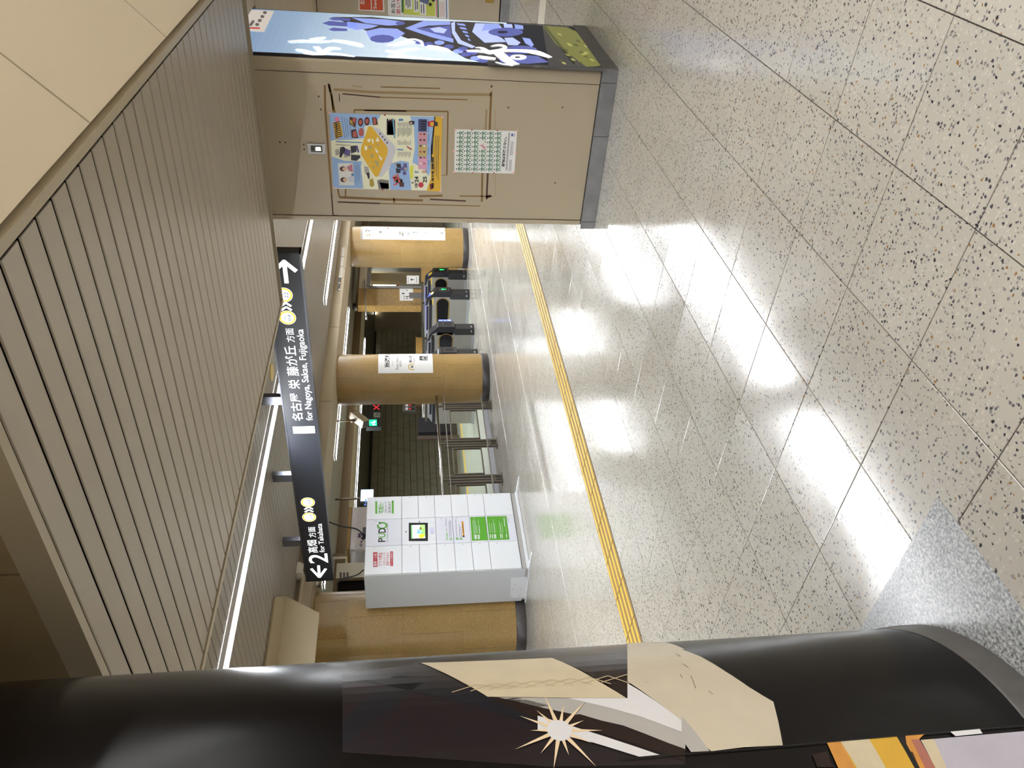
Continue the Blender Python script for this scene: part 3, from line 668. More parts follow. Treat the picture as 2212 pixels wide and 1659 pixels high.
# label at the head
q5 = lambda *p: [(520 + a / 11.06, b / 11.06) for a, b in p]
A.px(ad, q5((120, 370), (205, 235), (800, 265), (560, 770), (175, 745)), lab, 3)
A.px(ad, q5((180, 655), (460, 665), (460, 700), (200, 690)), red, 4)
li = e('label_ink', (92, 86, 84))
for p in (((210, 620), (300, 490)), ((240, 628), (320, 505))): A.pstroke(ad, q5(*p), .012, li, 4)
for k in range(4):      # four worn characters, unreadable in the photograph
    x, y = 385 + 62 * k, 600 - 95 * k
    for p in (((x - 30, y - 20), (x + 40, y + 15)), ((x - 10, y + 30), (x + 15, y - 45)), ((x + 20, y + 25), (x + 45, y - 30)), ((x - 25, y + 5), (x - 5, y - 40))): A.pstroke(ad, q5(*p), .011, li, 4)
A.build('advert_picture', L)

# ================================================================== PAPER POSTERS ON THE SQUARE PILLAR
def sheet(name, label, cat, sf, pxs, m=None, thick=0.0012, group=None):
    """a paper or board: pxs = its corners in the photo, top left, top right, foot right, foot left"""
    h = [sf.hit(*p) for p in pxs]
    a = sum(q[0] for q in h) / 4; b = min(q[1] for q in h)
    t = thing(name, label, cat, sf.pt(a, b), group)
    p = MB(m or m_paper); p.prism([sf.pt(a, b, 0.0003) for a, b in h], sf.n * thick); p.build('sheet', t)
    s2 = Pl(sf.pt(0, 0, thick + 0.0003), sf.r, sf.u)
    return t, s2, h
t, ps, _ = sheet('event_poster', 'blue and cream event poster with a yellow cube on the square pillar', 'poster', pf, [(720.5, 407), (712, 243.5), (954, 252), (953, 412)])
c = lambda n, v: mat('poster_' + n, v, 0.55)
pb, pcrm, pyel, ptxt = c('blue', (150, 182, 226)), c('cream', (236, 236, 208)), c('yellow', (222, 176, 46)), c('text', (70, 70, 76))
pz = lambda *p: [(700 + a / 7.542, 200 + b / 7.542) for a, b in p]
A = MB()
A.px(ps, pz((90, 330), (1815, 390), (1830, 1600), (150, 1555)), pcrm, 1)
A.px(ps, pz((88, 328), (930, 360), (870, 450), (800, 520), (660, 545), (655, 740), (400, 770), (160, 770), (110, 790)), pb, 2)
A.px(ps, pz((1400, 385), (1815, 395), (1730, 1290), (1700, 1360), (1640, 1240), (1440, 1140), (1480, 900), (1465, 560)), pb, 2)
A.px(ps, pz((128, 1040), (330, 1110), (620, 1120), (600, 1200), (640, 1560), (150, 1552)), pb, 2)
A.px(ps, pz((1080, 1160), (1240, 1110), (1380, 1130), (1390, 1290), (1425, 1588), (1080, 1580), (1055, 1300)), pb, 2)
A.px(ps, pz((1800, 390), (1925, 395), (1898, 1612), (1668, 1600), (1735, 1400), (1740, 900)), pyel, 2)
# the yellow cube with cut-out signs
A.px(ps, pz((745, 545), (800, 560), (900, 590), (1160, 880), (1165, 960), (1090, 1180), (1050, 1210), (1060, 1240), (940, 1370), (880, 1370), (1030, 960)), c('cube_side', (206, 206, 214)), 3)
A.px(ps, pz((745, 545), (780, 560), (1020, 870), (1040, 930), (1030, 1010), (890, 1350), (850, 1375), (820, 1350), (610, 1020), (598, 960), (610, 880), (720, 560)), pyel, 4)
wc, gc = c('cut_white', (240, 238, 220)), c('cut_grey', (176, 164, 120))
for p, m in (((700, 770), (750, 740), (750, 800), (720, 810)), wc), (((760, 760), (800, 750), (810, 830), (790, 830), (780, 790)), wc), (((870, 720), (905, 780), (880, 800), (840, 790)), wc), (((850, 830), (900, 830), (885, 880)), gc), (((660, 860), (705, 880), (700, 935), (665, 940)), wc), (((720, 860), (780, 870), (770, 920), (730, 910)), gc), (((830, 900), (860, 930), (890, 960), (870, 985), (840, 960)), wc), (((760, 990), (800, 1000), (800, 1050), (760, 1060)), gc), (((880, 1010), (930, 1050), (950, 1080), (930, 1110), (900, 1060)), wc), (((810, 1110), (880, 1110), (900, 1220), (860, 1180)), gc), (((735, 1140), (750, 1160), (735, 1175)), wc), (((780, 1200), (830, 1210), (810, 1250)), gc):
    A.px(ps, pz(*p), m, 5)
for k in range(4): A.px(ps, pz((900 + 38 * k, 660 + 48 * k), (918 + 38 * k, 650 + 48 * k), (930 + 38 * k, 680 + 48 * k), (910 + 38 * k, 690 + 48 * k)), ptxt, 5)
# headline and food pictures
A.px(ps, pz((140, 490), (265, 470), (310, 700), (190, 765)), pyel, 4)
for k in range(8): A.pstroke(ps, pz((150 + 6 * k, 500 + 33 * k), (255 + 6 * k, 470 + 33 * k)), .006, m_ink, 5); A.pstroke(ps, pz((185, 500 + 30 * k), (215, 515 + 30 * k)), .006, m_ink, 5)
A.px(ps, pz((170, 430), (190, 400), (225, 395), (248, 425), (245, 460), (210, 475), (175, 465)), c('pink', (222, 120, 150)), 5)
for k in range(4): A.pstroke(ps, pz((290 + 42 * k, 400 + 10 * k), (340 + 30 * k, 735 - 10 * k)), .002, ptxt, 4)
f1, f2, f3 = c('food_dark', (78, 40, 38)), c('food_red', (178, 92, 84)), c('food_gold', (170, 150, 60))
for p in (((415, 395), (535, 415), (510, 570), (415, 510)), ((440, 610), (520, 590), (560, 740), (450, 735)), ((780, 405), (850, 400), (880, 520), (800, 530))): A.px(ps, pz(*p), f1, 4)
for p in (((470, 410), (530, 420), (500, 500), (460, 460)), ((470, 640), (520, 620), (540, 720), (470, 720)), ((800, 410), (840, 410), (850, 510), (810, 515))): A.px(ps, pz(*p), f2, 5)
A.px(ps, pz((420, 440), (455, 450), (480, 540), (430, 500)), f3, 5)
for x, y in ((595, 480), (700, 465), (605, 645)):
    A.px(ps, pz(*[(x + 45 * math.cos(k * .5236), y + 70 * math.sin(k * .5236)) for k in range(12)]), f2 if x == 605 else f1, 4); A.px(ps, pz(*[(x + 26 * math.cos(k * .5236), y + 40 * math.sin(k * .5236)) for k in range(12)]), f2, 5)
# toy robots, band, text blocks
bk, bp, bg_ = c('toy_dark', (44, 44, 54)), c('toy_purple', (92, 84, 142)), c('toy_grey', (170, 168, 162))
for p, m in (((180, 935), (245, 915), (255, 1000), (190, 1030)), bg_), (((265, 890), (330, 880), (340, 940), (280, 1060), (250, 1050)), bk), (((330, 900), (430, 940), (420, 1040), (320, 1000)), bp), (((430, 870), (520, 860), (530, 960), (440, 990)), bk), (((440, 1010), (590, 1020), (590, 1060), (530, 1110), (440, 1100)), bk), (((330, 1010), (390, 1020), (380, 1060), (320, 1050)), bg_), (((510, 865), (545, 860), (575, 970), (550, 980)), bp):
    A.px(ps, pz(*p), m, 4)
A.pstroke(ps, pz((190, 795), (620, 815)), .007, c('blue_text', (96, 140, 190)), 4); A.pstroke(ps, pz((190, 848), (420, 855)), .003, ptxt, 4)
for k in range(9):
    x = 1020 + 14 * k; A.px(ps, pz((x, 430 + 30 * (k % 3)), (x + 26, 420 + 30 * (k % 2)), (x + 30, 680), (x, 690)), bk if k % 2 else f1, 4)
A.pstroke(ps, pz((1125, 420), (1150, 740)), .009, c('cyan', (110, 170, 200)), 5)
A.pstroke(ps, pz((1250, 425), (1255, 460)), .03, c('blue_text', (96, 140, 190)), 4)
for k in range(12):
    x = 1200 + 20 * k
    A.pstroke(ps, pz((x, 480), (x + 2, 540 + 16 * (k % 3))), .0022, ptxt, 4); A.pstroke(ps, pz((x, 570), (x, 720 - 12 * (k % 4))), .0022, ptxt, 4)
    if k < 11: A.pstroke(ps, pz((x + 5, 770 + 9 * (k % 5)), (x + 5, 850)), .0022, ptxt, 4); A.pstroke(ps, pz((x + 5, 965), (x + 5, 1060 - 20 * (k % 3))), .0022, ptxt, 4)
A.pstroke(ps, pz((1190, 925), (1290, 930)), .009, c('blue_text', (96, 140, 190)), 4)
A.px(ps, pz((1380, 470), (1420, 455), (1475, 465), (1470, 515), (1400, 525)), bk, 4); A.px(ps, pz((1400, 480), (1430, 475), (1435, 510), (1405, 510)), c('skin', (226, 190, 160)), 5)
A.px(ps, pz((1345, 860), (1430, 915), (1425, 940), (1350, 890)), f2, 4)
# portraits
A.px(ps, pz((225, 1150), (470, 1148), (495, 1510), (250, 1510)), m_paper, 3)
for x, y, m in ((310, 1240, c('blouse_rose', (190, 120, 140))), (320, 1418, c('shirt_pale', (206, 210, 220)))):
    A.px(ps, pz((x + 60, y - 30), (x + 150, y - 80), (x + 160, y + 55), (x + 90, y + 30)), m, 4)
    A.px(ps, pz(*[(x + 55 * math.cos(k * .5236), y + 40 * math.sin(k * .5236)) for k in range(12)]), c('hair', (70, 46, 44)), 5); A.px(ps, pz(*[(x + 26 + 38 * math.cos(k * .5236), y + 30 * math.sin(k * .5236)) for k in range(12)]), c('skin', (226, 190, 160)), 6)
for k in range(4): A.pstroke(ps, pz((510 + 22 * k, 1180), (510 + 22 * k, 1500 - 20 * k)), .002, c('blue_text', (96, 140, 190)), 4)
A.px(ps, pz((440, 1320), (480, 1310), (490, 1350), (450, 1360)), c('blue_text', (96, 140, 190)), 6)
for p, m in (((655, 1200), (720, 1210), (740, 1290), (690, 1340), (660, 1290)), bg_), (((690, 1310), (740, 1300), (745, 1390), (720, 1410)), bk), (((740, 1410), (800, 1400), (820, 1500), (790, 1540), (745, 1520)), f3), (((865, 1430), (920, 1410), (1055, 1430), (1060, 1575), (890, 1575)), c('toy_case', (120, 118, 114))), (((905, 1460), (1050, 1480), (1055, 1560), (930, 1560)), bk), (((940, 1500), (990, 1490), (1030, 1540), (960, 1550)), f3):
    A.px(ps, pz(*p), m, 4)
# city of figures, dates
for k in range(16):
    x, y = random.uniform(1150, 1330), random.uniform(1160, 1500); s_ = random.uniform(18, 42)
    A.px(ps, pz((x - s_, y - s_), (x + s_, y - s_ * .7), (x + s_, y + s_), (x - s_ * .8, y + s_)), random.choice((bk, bp, bg_, f1)), 3 + k % 3)
for p in (((1110, 1380), (1190, 1400)), ((1150, 1340), (1150, 1450)), ((1190, 1320), (1230, 1460)), ((1130, 1500), (1200, 1480))): A.pstroke(ps, pz(*p), .012, c('red_text', (206, 96, 84)), 7)
A.px(ps, pz((1400, 1200), (1455, 1185), (1445, 1400), (1405, 1395)), c('lime', (216, 220, 70)), 4)
def pt_(s, x0, x1, y0, y1, m=m_ink, bold=0.02, lay=6): A.ptext(ps, s, 700 + x0 / 7.542, 700 + x1 / 7.542, 200 + y0 / 7.542, 200 + y1 / 7.542, m, lay, bold)
pt_('24', 1475, 1540, 1365, 1460, bold=.03); pt_('25', 1610, 1675, 1365, 1465, bold=.03); pt_('10/', 1475, 1525, 1465, 1545); pt_('8', 1425, 1460, 1455, 1480)
pt_('SAT', 1475, 1540, 1270, 1310, c('cyan_dark', (70, 140, 170))); pt_('SUN', 1595, 1675, 1270, 1310, c('red_text', (206, 96, 84)))
A.px(ps, pz(*[(1578 + 44 * math.cos(k * .5236), 1502 + 44 * math.sin(k * .5236)) for k in range(12)]), c('red_disc', (190, 44, 66)), 5)
# photo strip
for y0, y1, m in ((430, 635, c('stage', (58, 62, 110))), (640, 840, c('stage_pink', (208, 150, 160))), (845, 1040, c('stage_gold', (196, 170, 110))), (1045, 1250, c('stage_rose', (216, 160, 186)))):
    A.px(ps, pz((1535, y0), (1680, y0 + 5), (1672, y1), (1535, y1 - 4)), m, 4)
for k in range(4): A.px(ps, pz((1585, 455 + 42 * k), (1660, 460 + 42 * k), (1660, 482 + 42 * k), (1585, 478 + 42 * k)), m_ink, 5)
for k in range(12): A.px(ps, pz((1555 + 60 * (k % 2), 660 + 48 * (k // 2) * 2), (1590 + 60 * (k % 2), 665 + 48 * (k // 2) * 2), (1590 + 60 * (k % 2), 690 + 48 * (k // 2) * 2), (1555 + 60 * (k % 2), 685 + 48 * (k // 2) * 2)), random.choice((f1, f2, bk, pcrm)), 5)
for k in range(4): A.pstroke(ps, pz((1700, 470 + 210 * k), (1700, 640 + 180 * k)), .004, c('blue_text', (96, 140, 190)), 5)
A.px(ps, pz((1685, 470), (1780, 450), (1800, 520), (1760, 560), (1690, 545)), c('house_red', (206, 60, 80)), 5); A.px(ps, pz((1730, 480), (1790, 480), (1785, 545), (1735, 545)), pyel, 6); A.px(ps, pz((1800, 470), (1850, 480), (1850, 545), (1800, 540)), bk, 6)
for y0, y1 in ((1050, 1140), (1150, 1250), (1275, 1330), (1345, 1370), (1385, 1440), (1470, 1550)):      # place names too small to read
    for x in (1757, 1770, 1783): A.pstroke(ps, pz((x, y0), (x - 2, y1)), .004, m_ink, 5)
    for k in range(int((y1 - y0) / 14)): A.pstroke(ps, pz((1754, y0 + 7 + 14 * k), (1787, y0 + 9 + 14 * k)), .0022, m_ink, 5)
A.pstroke(ps, pz((1775, 720), (1765, 1000)), .008, ptxt, 5)
for k in range(3): A.pstroke(ps, pz((1815 + 28 * k, 700), (1800 + 28 * k, 1300 + 60 * k)), .003, ptxt, 5)
A.px(ps, pz((1720, 1490), (1770, 1480), (1780, 1560), (1730, 1580)), c('maroon', (110, 40, 50)), 5)
A.build('artwork', t)
tp = MB(mat('pink_tape', (222, 176, 178), 0.5)); tr = c('tape_red', (170, 40, 60))
for x, y in ((90, 325), (1925, 395), (1900, 1605), (160, 1550)): tp.disc(ps, *ps.hit(700 + x / 7.542, 200 + y / 7.542), .009, None, 7, 10)
for x, y in ((990, 362), (955, 1580)): tp.disc(ps, *ps.hit(700 + x / 7.542, 200 + y / 7.542), .006, tr, 7, 10)
tp.build('tape', t)

t, ps, _ = sheet('notice_poster', 'white notice with rows of green walking figures under the event poster', 'poster', pf, [(981, 371.5), (982.5, 279), (1117, 283), (1111, 375)])
rz = lambda *p: [(960 + a / 12.29, 260 + b / 12.29) for a, b in p]
A = MB(); gf, gh = c('figure_green', (96, 140, 112)), c('figure_head', (50, 80, 66))
for col in range(6):
    for row in range(9):
        if col == 3 and row in (2, 3): continue
        x = 350 + 200 * col - 3.5 * row + (0 if row < 9 else 0); y = 337 + 119 * row + 3 * col
        A.px(ps, rz(*[(x + 15 * math.cos(k * 1.0472), y + 22 * math.sin(k * 1.0472)) for k in range(6)]), gh, 2)
        for p in (((x + 35, y - 8), (x + 90, y - 5)), ((x + 90, y - 5), (x + 165, y - 45)), ((x + 90, y), (x + 165, y + 40)), ((x + 45, y), (x + 85, y + 62)), ((x + 45, y - 5), (x + 80, y - 52))):
            A.pstroke(ps, rz(*p), .0062, gf, 2)
pr = c('figure_red', (196, 70, 84))
for p in (((955, 650), (1030, 720)), ((1030, 720), (1100, 690)), ((1030, 720), (1100, 760)), ((1000, 690), (1035, 630))): A.pstroke(ps, rz(*p), .0045, pr, 2)
A.disc(ps, *ps.hit(960 + 1085 / 12.29, 260 + 570 / 12.29), .006, c('bag_gold', (196, 170, 80)), 2, 10)
A.ptext(ps, '荷物は手放さない。', 960 + 1545 / 12.29, 960 + 1630 / 12.29, 260 + 440 / 12.29, 260 + 1235 / 12.29, m_ink, 2, .03)
for k in range(24):      # a line of print too small to read
    y = 330 + 42 * k; x = 1722 - k * 3.2
    A.pstroke(ps, rz((x - 22, y + 4), (x + 22, y + 6)), .0024, ptxt, 2); A.pstroke(ps, rz((x - 14, y + 4), (x - 15, y + 34)), .0024, ptxt, 2); A.pstroke(ps, rz((x + 8, y + 8), (x + 8, y + 30)), .0024, ptxt, 2)
for k in range(3):
    A.pstroke(ps, rz((1775 + 26 * k, 560), (1745 + 26 * k, 930)), .002, ptxt, 2); A.pstroke(ps, rz((1735 + 26 * k, 1040), (1708 + 26 * k, 1350)), .002, ptxt, 2)
A.px(ps, rz((1775, 350), (1825, 350), (1822, 425), (1772, 420)), c('logo_blue', (60, 90, 160)), 2); A.pstroke(ps, rz((1862, 330), (1855, 440)), .003, ptxt, 2)
A.build('artwork', t)
tp = MB(mat('pink_tape', (222, 176, 178), 0.5))
for x, y in ((290, 250), (1925, 280), (1845, 1380), (255, 1370), (255, 815), (1895, 850)): tp.disc(ps, *ps.hit(960 + x / 12.29, 260 + y / 12.29), .008, None, 3, 10)
for x, y in ((730, 250), (1405, 265), (750, 1392), (1315, 1392)): tp.disc(ps, *ps.hit(960 + x / 12.29, 260 + y / 12.29), .005, tr, 3, 10)
tp.build('tape', t)

# ================================================================== HANGING DIRECTION SIGN
SX = 2.25
sg = Pl((SX, 0, 0), (0, -1, 0))
sy0, sy1, sz0, sz1 = 1.765, 5.75, 2.197, 2.49
t = thing('direction_sign', 'long black lit direction sign hung from the high ceiling', 'sign', (SX + .05, (sy0 + sy1) / 2, sz0))
m_sign = mat('sign_black', (40, 42, 48), 0.4); m_frame = mat('sign_frame', (78, 80, 88), 0.3, metal=0.6)
fr = MB(m_frame).box((SX - .004, sy0, sz0), (SX + .09, sy1, sz0 + .012)).box((SX - .004, sy0, sz1 - .012), (SX + .09, sy1, sz1)).box((SX - .004, sy0, sz0), (SX + .09, sy0 + .012, sz1), mat('sign_end', (34, 34, 38), 0.4)).box((SX - .004, sy1 - .012, sz0), (SX + .09, sy1, sz1), mat('sign_end', (34, 34, 38), 0.4)).build('frame', t)
MB(m_sign).box((SX, sy0 + .012, sz0 + .012), (SX + .086, sy1 - .012, sz1 - .012)).build('face', t)
for y in (2.35, 3.25, 4.21, 5.15):
    MB(mat('post_steel', (120, 122, 132), 0.3, metal=0.7)).box((SX + .02, y - .045, sz1), (SX + .075, y + .045, ZH + .01)).build('hanger', t)
W = mat('sign_white', (250, 252, 255), 0.5, emit=1.0); YL = mat('sign_yellow', (250, 196, 50), 0.5, emit=1.0); BL = mat('sign_blue', (70, 90, 130), 0.5, emit=0.6)
A = MB()
def st(s, x0, x1, y0, y1, m=W, bold=.008, lay=2): A.ptext(sg, s, x0, x1, y0, y1, m, lay, bold)
s5 = lambda a, b: (360 + a / 3.687, 1000 + b / 3.687)
def arrow(tip, wing1, wing2, tail, wd):
    for p in ((wing1, tip), (tip, wing2), (tail, tip)): A.pstroke(sg, [s if len(s) == 2 else s for s in p], wd, W, 2)
arrow((690, 1247), (672, 1228), (704, 1228), (688, 1221), .030)
A.disc(sg, *sg.hit(690, 1246), .015, W, 2)
h_ = lambda x, y: sg.hit(x, y)
st('2', 666.5, 708, 1196, 1216.5, bold=.008)
st('高畑', 664, 686, 1166.5, 1194, bold=.008); st('方面', 666, 682, 1138, 1161, bold=.006)
st('for Takabata', 687, 698.5, 1131, 1193, bold=.008)
def ring(x, y, r, n):
    a, b = sg.hit(x, y)
    A.disc(sg, a, b, r, W, 2, 28); A.disc(sg, a, b, r * .94, YL, 3, 28); A.disc(sg, a, b, r * .74, W, 4, 28)
    A.text(sg, 'H', a - r * .17, a + r * .17, b + r * .14, b + r * .46, BL, 5, .0); A.text(sg, n, a - r * .42, a + r * .42, b - r * .46, b - r * .02, BL, 5, .0)
def chev(x, y, r):
    a, b = sg.hit(x, y)
    for d in (-.35, .35): A.stroke(sg, [(a + (d - .3) * r, b + r * .75), (a + (d + .3) * r, b), (a + (d - .3) * r, b - r * .75)], r * .34, W, 3)
ring(668, 1117, .068, '04'); chev(667, 1100.5, .055); ring(665, 1085, .068, '01')
st('1', 633, 680, 921, 936, bold=.012)
st('名古屋', 628.5, 652, 849, 909, bold=.008); st('栄', 623, 648, 820, 840, bold=.008); st('藤が丘', 616.5, 643, 747, 812, bold=.008); st('方面', 617.5, 635.5, 709, 739, bold=.006)
st('for Nagoya, Sakae, Fujigaoka', 650.5, 670, 711, 908, bold=.008)
ring(621, 686, .068, '04'); chev(618, 662, .055); ring(613.5, 637, .068, '22')
# right arrow
A.pstroke(sg, [(627, 613), (612, 565)], .0, W, 2)
a1, b1 = sg.hit(619, 612); a2, b2 = sg.hit(614, 565)
b1 = (b1 + b2) / 2
A.stroke(sg, [(a1, b1), (a2, b1)], .034, W, 2); A.stroke(sg, [(a2 - .085, b1 + .085), (a2, b1), (a2 - .085, b1 - .085)], .034, W, 2); A.disc(sg, a2, b1, .017, W, 2)
A.build('lettering', t)

# ================================================================== PARCEL LOCKER
LX0, LX1, LY0, LY1, LZ = 2.410, 3.612, 5.89, 6.50, 1.885
t = thing('parcel_locker', 'white parcel locker with a touch screen in front of the tan round pillar', 'locker', ((LX0 + LX1) / 2, (LY0 + LY1) / 2, 0))
m_lock = mat('locker_white', (224, 227, 231), 0.32); m_lgrey = mat('locker_side', (200, 203, 207), 0.35)
MB(m_lgrey).box((LX0, LY0 + .018, 0.052), (LX1, LY1, LZ)).build('body', t)
MB(mat('locker_plinth', (168, 166, 162), 0.4)).box((LX0 + .004, LY0 + .012, 0.01), (LX1 - .004, LY1 - .02, 0.09)).build('plinth', t)
MB(m_white).box((LX0, LY0 - .012, 0.003), (LX1, LY0 + .02, 0.036)).build('front_bar', t)
for x in (LX0, LX1):
    MB(m_white).prism([(x - .022, LY0 - .27, 0.0015), (x - .022, LY1 + .02, .0015), (x - .022, LY1 + .02, .01), (x - .022, LY0 - .05, .02), (x - .022, LY0 - .27, .008)], (.044, 0, 0)).build('foot', t)
lp = Pl((0, LY0, 0), (1, 0, 0))
cx_ = [LX0 + .004, LX0 + .412, LX0 + .826, LX1 - .004]
rz_ = [LZ - .003, 1.463, 1.261, 1.059, 0.853, 0.650, 0.446, 0.095]
gp = 0.0022
def ldoor(i, a, b, name='door', m=m_lock):
    o = MB(m).box((cx_[i] + gp, LY0, rz_[b] + gp), (cx_[i + 1] - gp, LY0 + .018, rz_[a] - gp), ch=0.0015).build(name, t)
    return o
def key(o, x, z):
    MB(m_steel).disc(lp, x, z, .006, m_steel, 2, 10).build('keyhole', o)
for i in (0, 2):
    for r_ in range(7):
        o = ldoor(i, r_, r_ + 1, 'header_panel' if r_ == 0 else 'door'); key(o, cx_[i + 1] - .025, rz_[r_] - .10)
m_lock2 = mat('locker_white_cool', (216, 218, 228), 0.32)
h1 = ldoor(1, 0, 1, 'header_panel', m_lock2); sc_ = ldoor(1, 1, 3, 'screen_panel'); p3 = ldoor(1, 3, 4, 'door', m_lock2); p4 = ldoor(1, 4, 5, 'door', m_lock2); p5 = ldoor(1, 5, 6, 'door', m_lock2); p6 = ldoor(1, 6, 7, 'door', m_lock2)
for o, z in ((h1, 1.77), (p3, .99), (p4, .80), (p5, .60), (p6, .40)): key(o, cx_[2] - .02, z)
gn, gd = mat('locker_green', (86, 160, 44), 0.4), mat('locker_green_dark', (70, 140, 60), 0.4); rd = mat('locker_red', (176, 34, 44), 0.4); am = mat('locker_amber', (216, 152, 44), 0.4); tx = mat('locker_text', (60, 60, 70), 0.5)
pz_ = lambda a, b: (780 + a / 5.82, 1050 + b / 5.82)
A = MB()
def lt(s, x0, x1, y0, y1, m, bold=.01):
    p = pz_(x0, y0); q = pz_(x1, y1); A.ptext(lp, s, p[0], q[0], p[1], q[1], m, 3, bold)
def lr(x0, x1, y0, y1, m, lay=2): A.px(lp, [pz_(x0, y1), pz_(x0, y0), pz_(x1, y0), pz_(x1, y1)], m, lay)
lr(178, 204, 192, 350, gn); lr(386, 410, 182, 346, gn)
lt('宅配便', 216, 284, 196, 346, gn); lt('このロッカーで', 296, 328, 198, 344, tx, .006); lt('受け取れます', 340, 376, 196, 336, tx, .01)
lt('P', 216, 304, 652, 704, m_ink, .02); lt('U', 216, 308, 594, 648, gn, .02); lt('D', 218, 310, 530, 588, m_ink, .02)
a, b = lp.hit(*pz_(265, 498)); 
for k in range(16):
    if k in (2,): continue
    t0, t1 = 2 * math.pi * k / 16, 2 * math.pi * (k + 1) / 16
    A.stroke(lp, [(a + .046 * math.cos(t0), b + .052 * math.sin(t0)), (a + .046 * math.cos(t1), b + .052 * math.sin(t1))], .022, gn, 3)
A.ab(lp, [(a + .02, b + .02), (a + .075, b + .055), (a + .045, b + .015)], gn, 3)
lt('Pick Up & Drop Off station', 324, 344, 466, 702, tx, .0)
lr(152, 206, 832, 1016, rd); lr(366, 402, 822, 1006, rd)
lt('簡単・便利', 160, 200, 850, 1006, m_lock, .01); lt('フリマ商品', 216, 268, 838, 1004, rd, .01); lt('このロッカーから', 276, 308, 836, 1000, rd, .006); lt('発送できます', 316, 352, 836, 1000, rd, .01); lt('サービス提供店', 374, 394, 834, 998, m_lock, .006)
A.build('lettering', h1)
# screen
A = MB()
lr(600, 840, 462, 692, m_black, 2)
ss = mat('screen_base', (214, 232, 230), 0.2, emit=0.7); A.px(lp, [pz_(632, 662), pz_(628, 492), pz_(802, 487), pz_(808, 656)], ss, 4)
A.px(lp, [pz_(632, 662), pz_(628, 492), pz_(642, 491), pz_(646, 661)], mat('screen_green', (120, 196, 110), 0.2, emit=0.6), 5)
A.px(lp, [pz_(735, 492), pz_(800, 488), pz_(806, 640), pz_(770, 610), pz_(750, 560)], mat('screen_lime', (160, 210, 110), 0.2, emit=0.6), 5)
A.px(lp, [pz_(700, 600), pz_(712, 540), pz_(770, 560), pz_(775, 600)], mat('screen_blue', (130, 190, 206), 0.2, emit=0.6), 5)
for x, y, r in ((690, 530, 22), (752, 572, 30), (782, 520, 18)): A.disc(lp, *lp.hit(*pz_(x, y)), r * .00034 * 5.0 / 5, ss, 6, 14)
A.disc(lp, *lp.hit(*pz_(760, 628)), .034, mat('screen_yellow', (236, 216, 60), 0.2, emit=0.6), 6, 16)
A.px(lp, [pz_(735, 550), pz_(735, 520), pz_(760, 522), pz_(760, 550)], mat('screen_brown', (130, 110, 70), 0.2, emit=0.5), 6)
A.disc(lp, *lp.hit(*pz_(565, 575)), .009, m_ink, 2, 12); A.disc(lp, *lp.hit(*pz_(734, 448)), .010, m_steeld, 2, 12)
A.px(lp, [pz_(868, 600), pz_(862, 522), pz_(920, 520), pz_(922, 598)], mat('reader_pad', (206, 208, 232), 0.3), 2); A.disc(lp, *lp.hit(*pz_(893, 590)), .006, m_ink, 3, 8)
A.build('screen', sc_)
# instructions
A = MB(); gl = mat('green_pale_text', (120, 180, 110), 0.5)
for k in range(4): lr(1070, 1092, 588 + 25 * k, 606 + 25 * k, gl, 2); A.pstroke(lp, [pz_(1081, 592 + 25 * k), pz_(1081, 602 + 25 * k)], .006, m_lock2, 3)
def lines(rows, m=tx, wd=.004):
    for x0, y0, x1, y1 in rows: A.pstroke(lp, [pz_(x0, y0), pz_(x1, y1)], wd, m, 3)
lines([(1064, 405, 1068, 510), (1108, 435, 1116, 640), (1124, 430, 1134, 645), (1072, 530, 1076, 570)])
lr(1112, 1144, 654, 680, gn); lt('1', 1118, 1138, 662, 672, m_lock, .01)
A.build('instructions', p3)
A = MB(); lines([(1190, 415, 1202, 640), (1232, 480, 1242, 640), (1252, 510, 1262, 640)]); lr(1192, 1224, 648, 676, gn); lr(1240, 1272, 648, 674, gn); lt('2', 1198, 1218, 656, 668, m_lock, .01); lt('3', 1246, 1266, 655, 667, m_lock, .01)
A.px(lp, [pz_(1278, 630), pz_(1262, 445), pz_(1286, 443), pz_(1300, 630)], am, 2); lines([(1276, 480, 1288, 600)], m_ink, .006); A.disc(lp, *lp.hit(*pz_(1289, 632)), .014, m_ink, 3, 12)
A.build('instructions', p4)
A = MB(); A.px(lp, [pz_(1394, 688), pz_(1370, 390), pz_(1560, 385), pz_(1594, 683)], gn, 2)
lines([(1404, 430, 1426, 668), (1420, 400, 1432, 600), (1436, 440, 1448, 600), (1452, 500, 1462, 600), (1472, 420, 1488, 600), (1484, 500, 1494, 600)], m_lock, .0028); lines([(1434, 612, 1438, 668), (1446, 612, 1450, 668), (1470, 612, 1474, 668), (1484, 612, 1488, 668)], m_lock, .009)
A.build('green_notice', p5)
A = MB(); A.px(lp, [pz_(1612, 682), pz_(1578, 383), pz_(1826, 377), pz_(1866, 673)], gn, 2)
lines([(1614, 460, 1622, 590), (1640, 470, 1648, 590), (1660, 420, 1676, 590), (1676, 470, 1688, 590), (1735, 440, 1752, 590), (1750, 480, 1764, 590), (1768, 460, 1784, 590), (1816, 500, 1828, 590)], m_lock, .0028); lines([(1624, 606, 1630, 660), (1650, 606, 1656, 660), (1674, 606, 1680, 660), (1690, 606, 1696, 660), (1752, 602, 1758, 654), (1772, 602, 1778, 654), (1826, 600, 1832, 654), (1796, 395, 1806, 505)], m_lock, .009); lines([(1848, 400, 1854, 460)], tx, .003)
A.build('green_notice', p6)
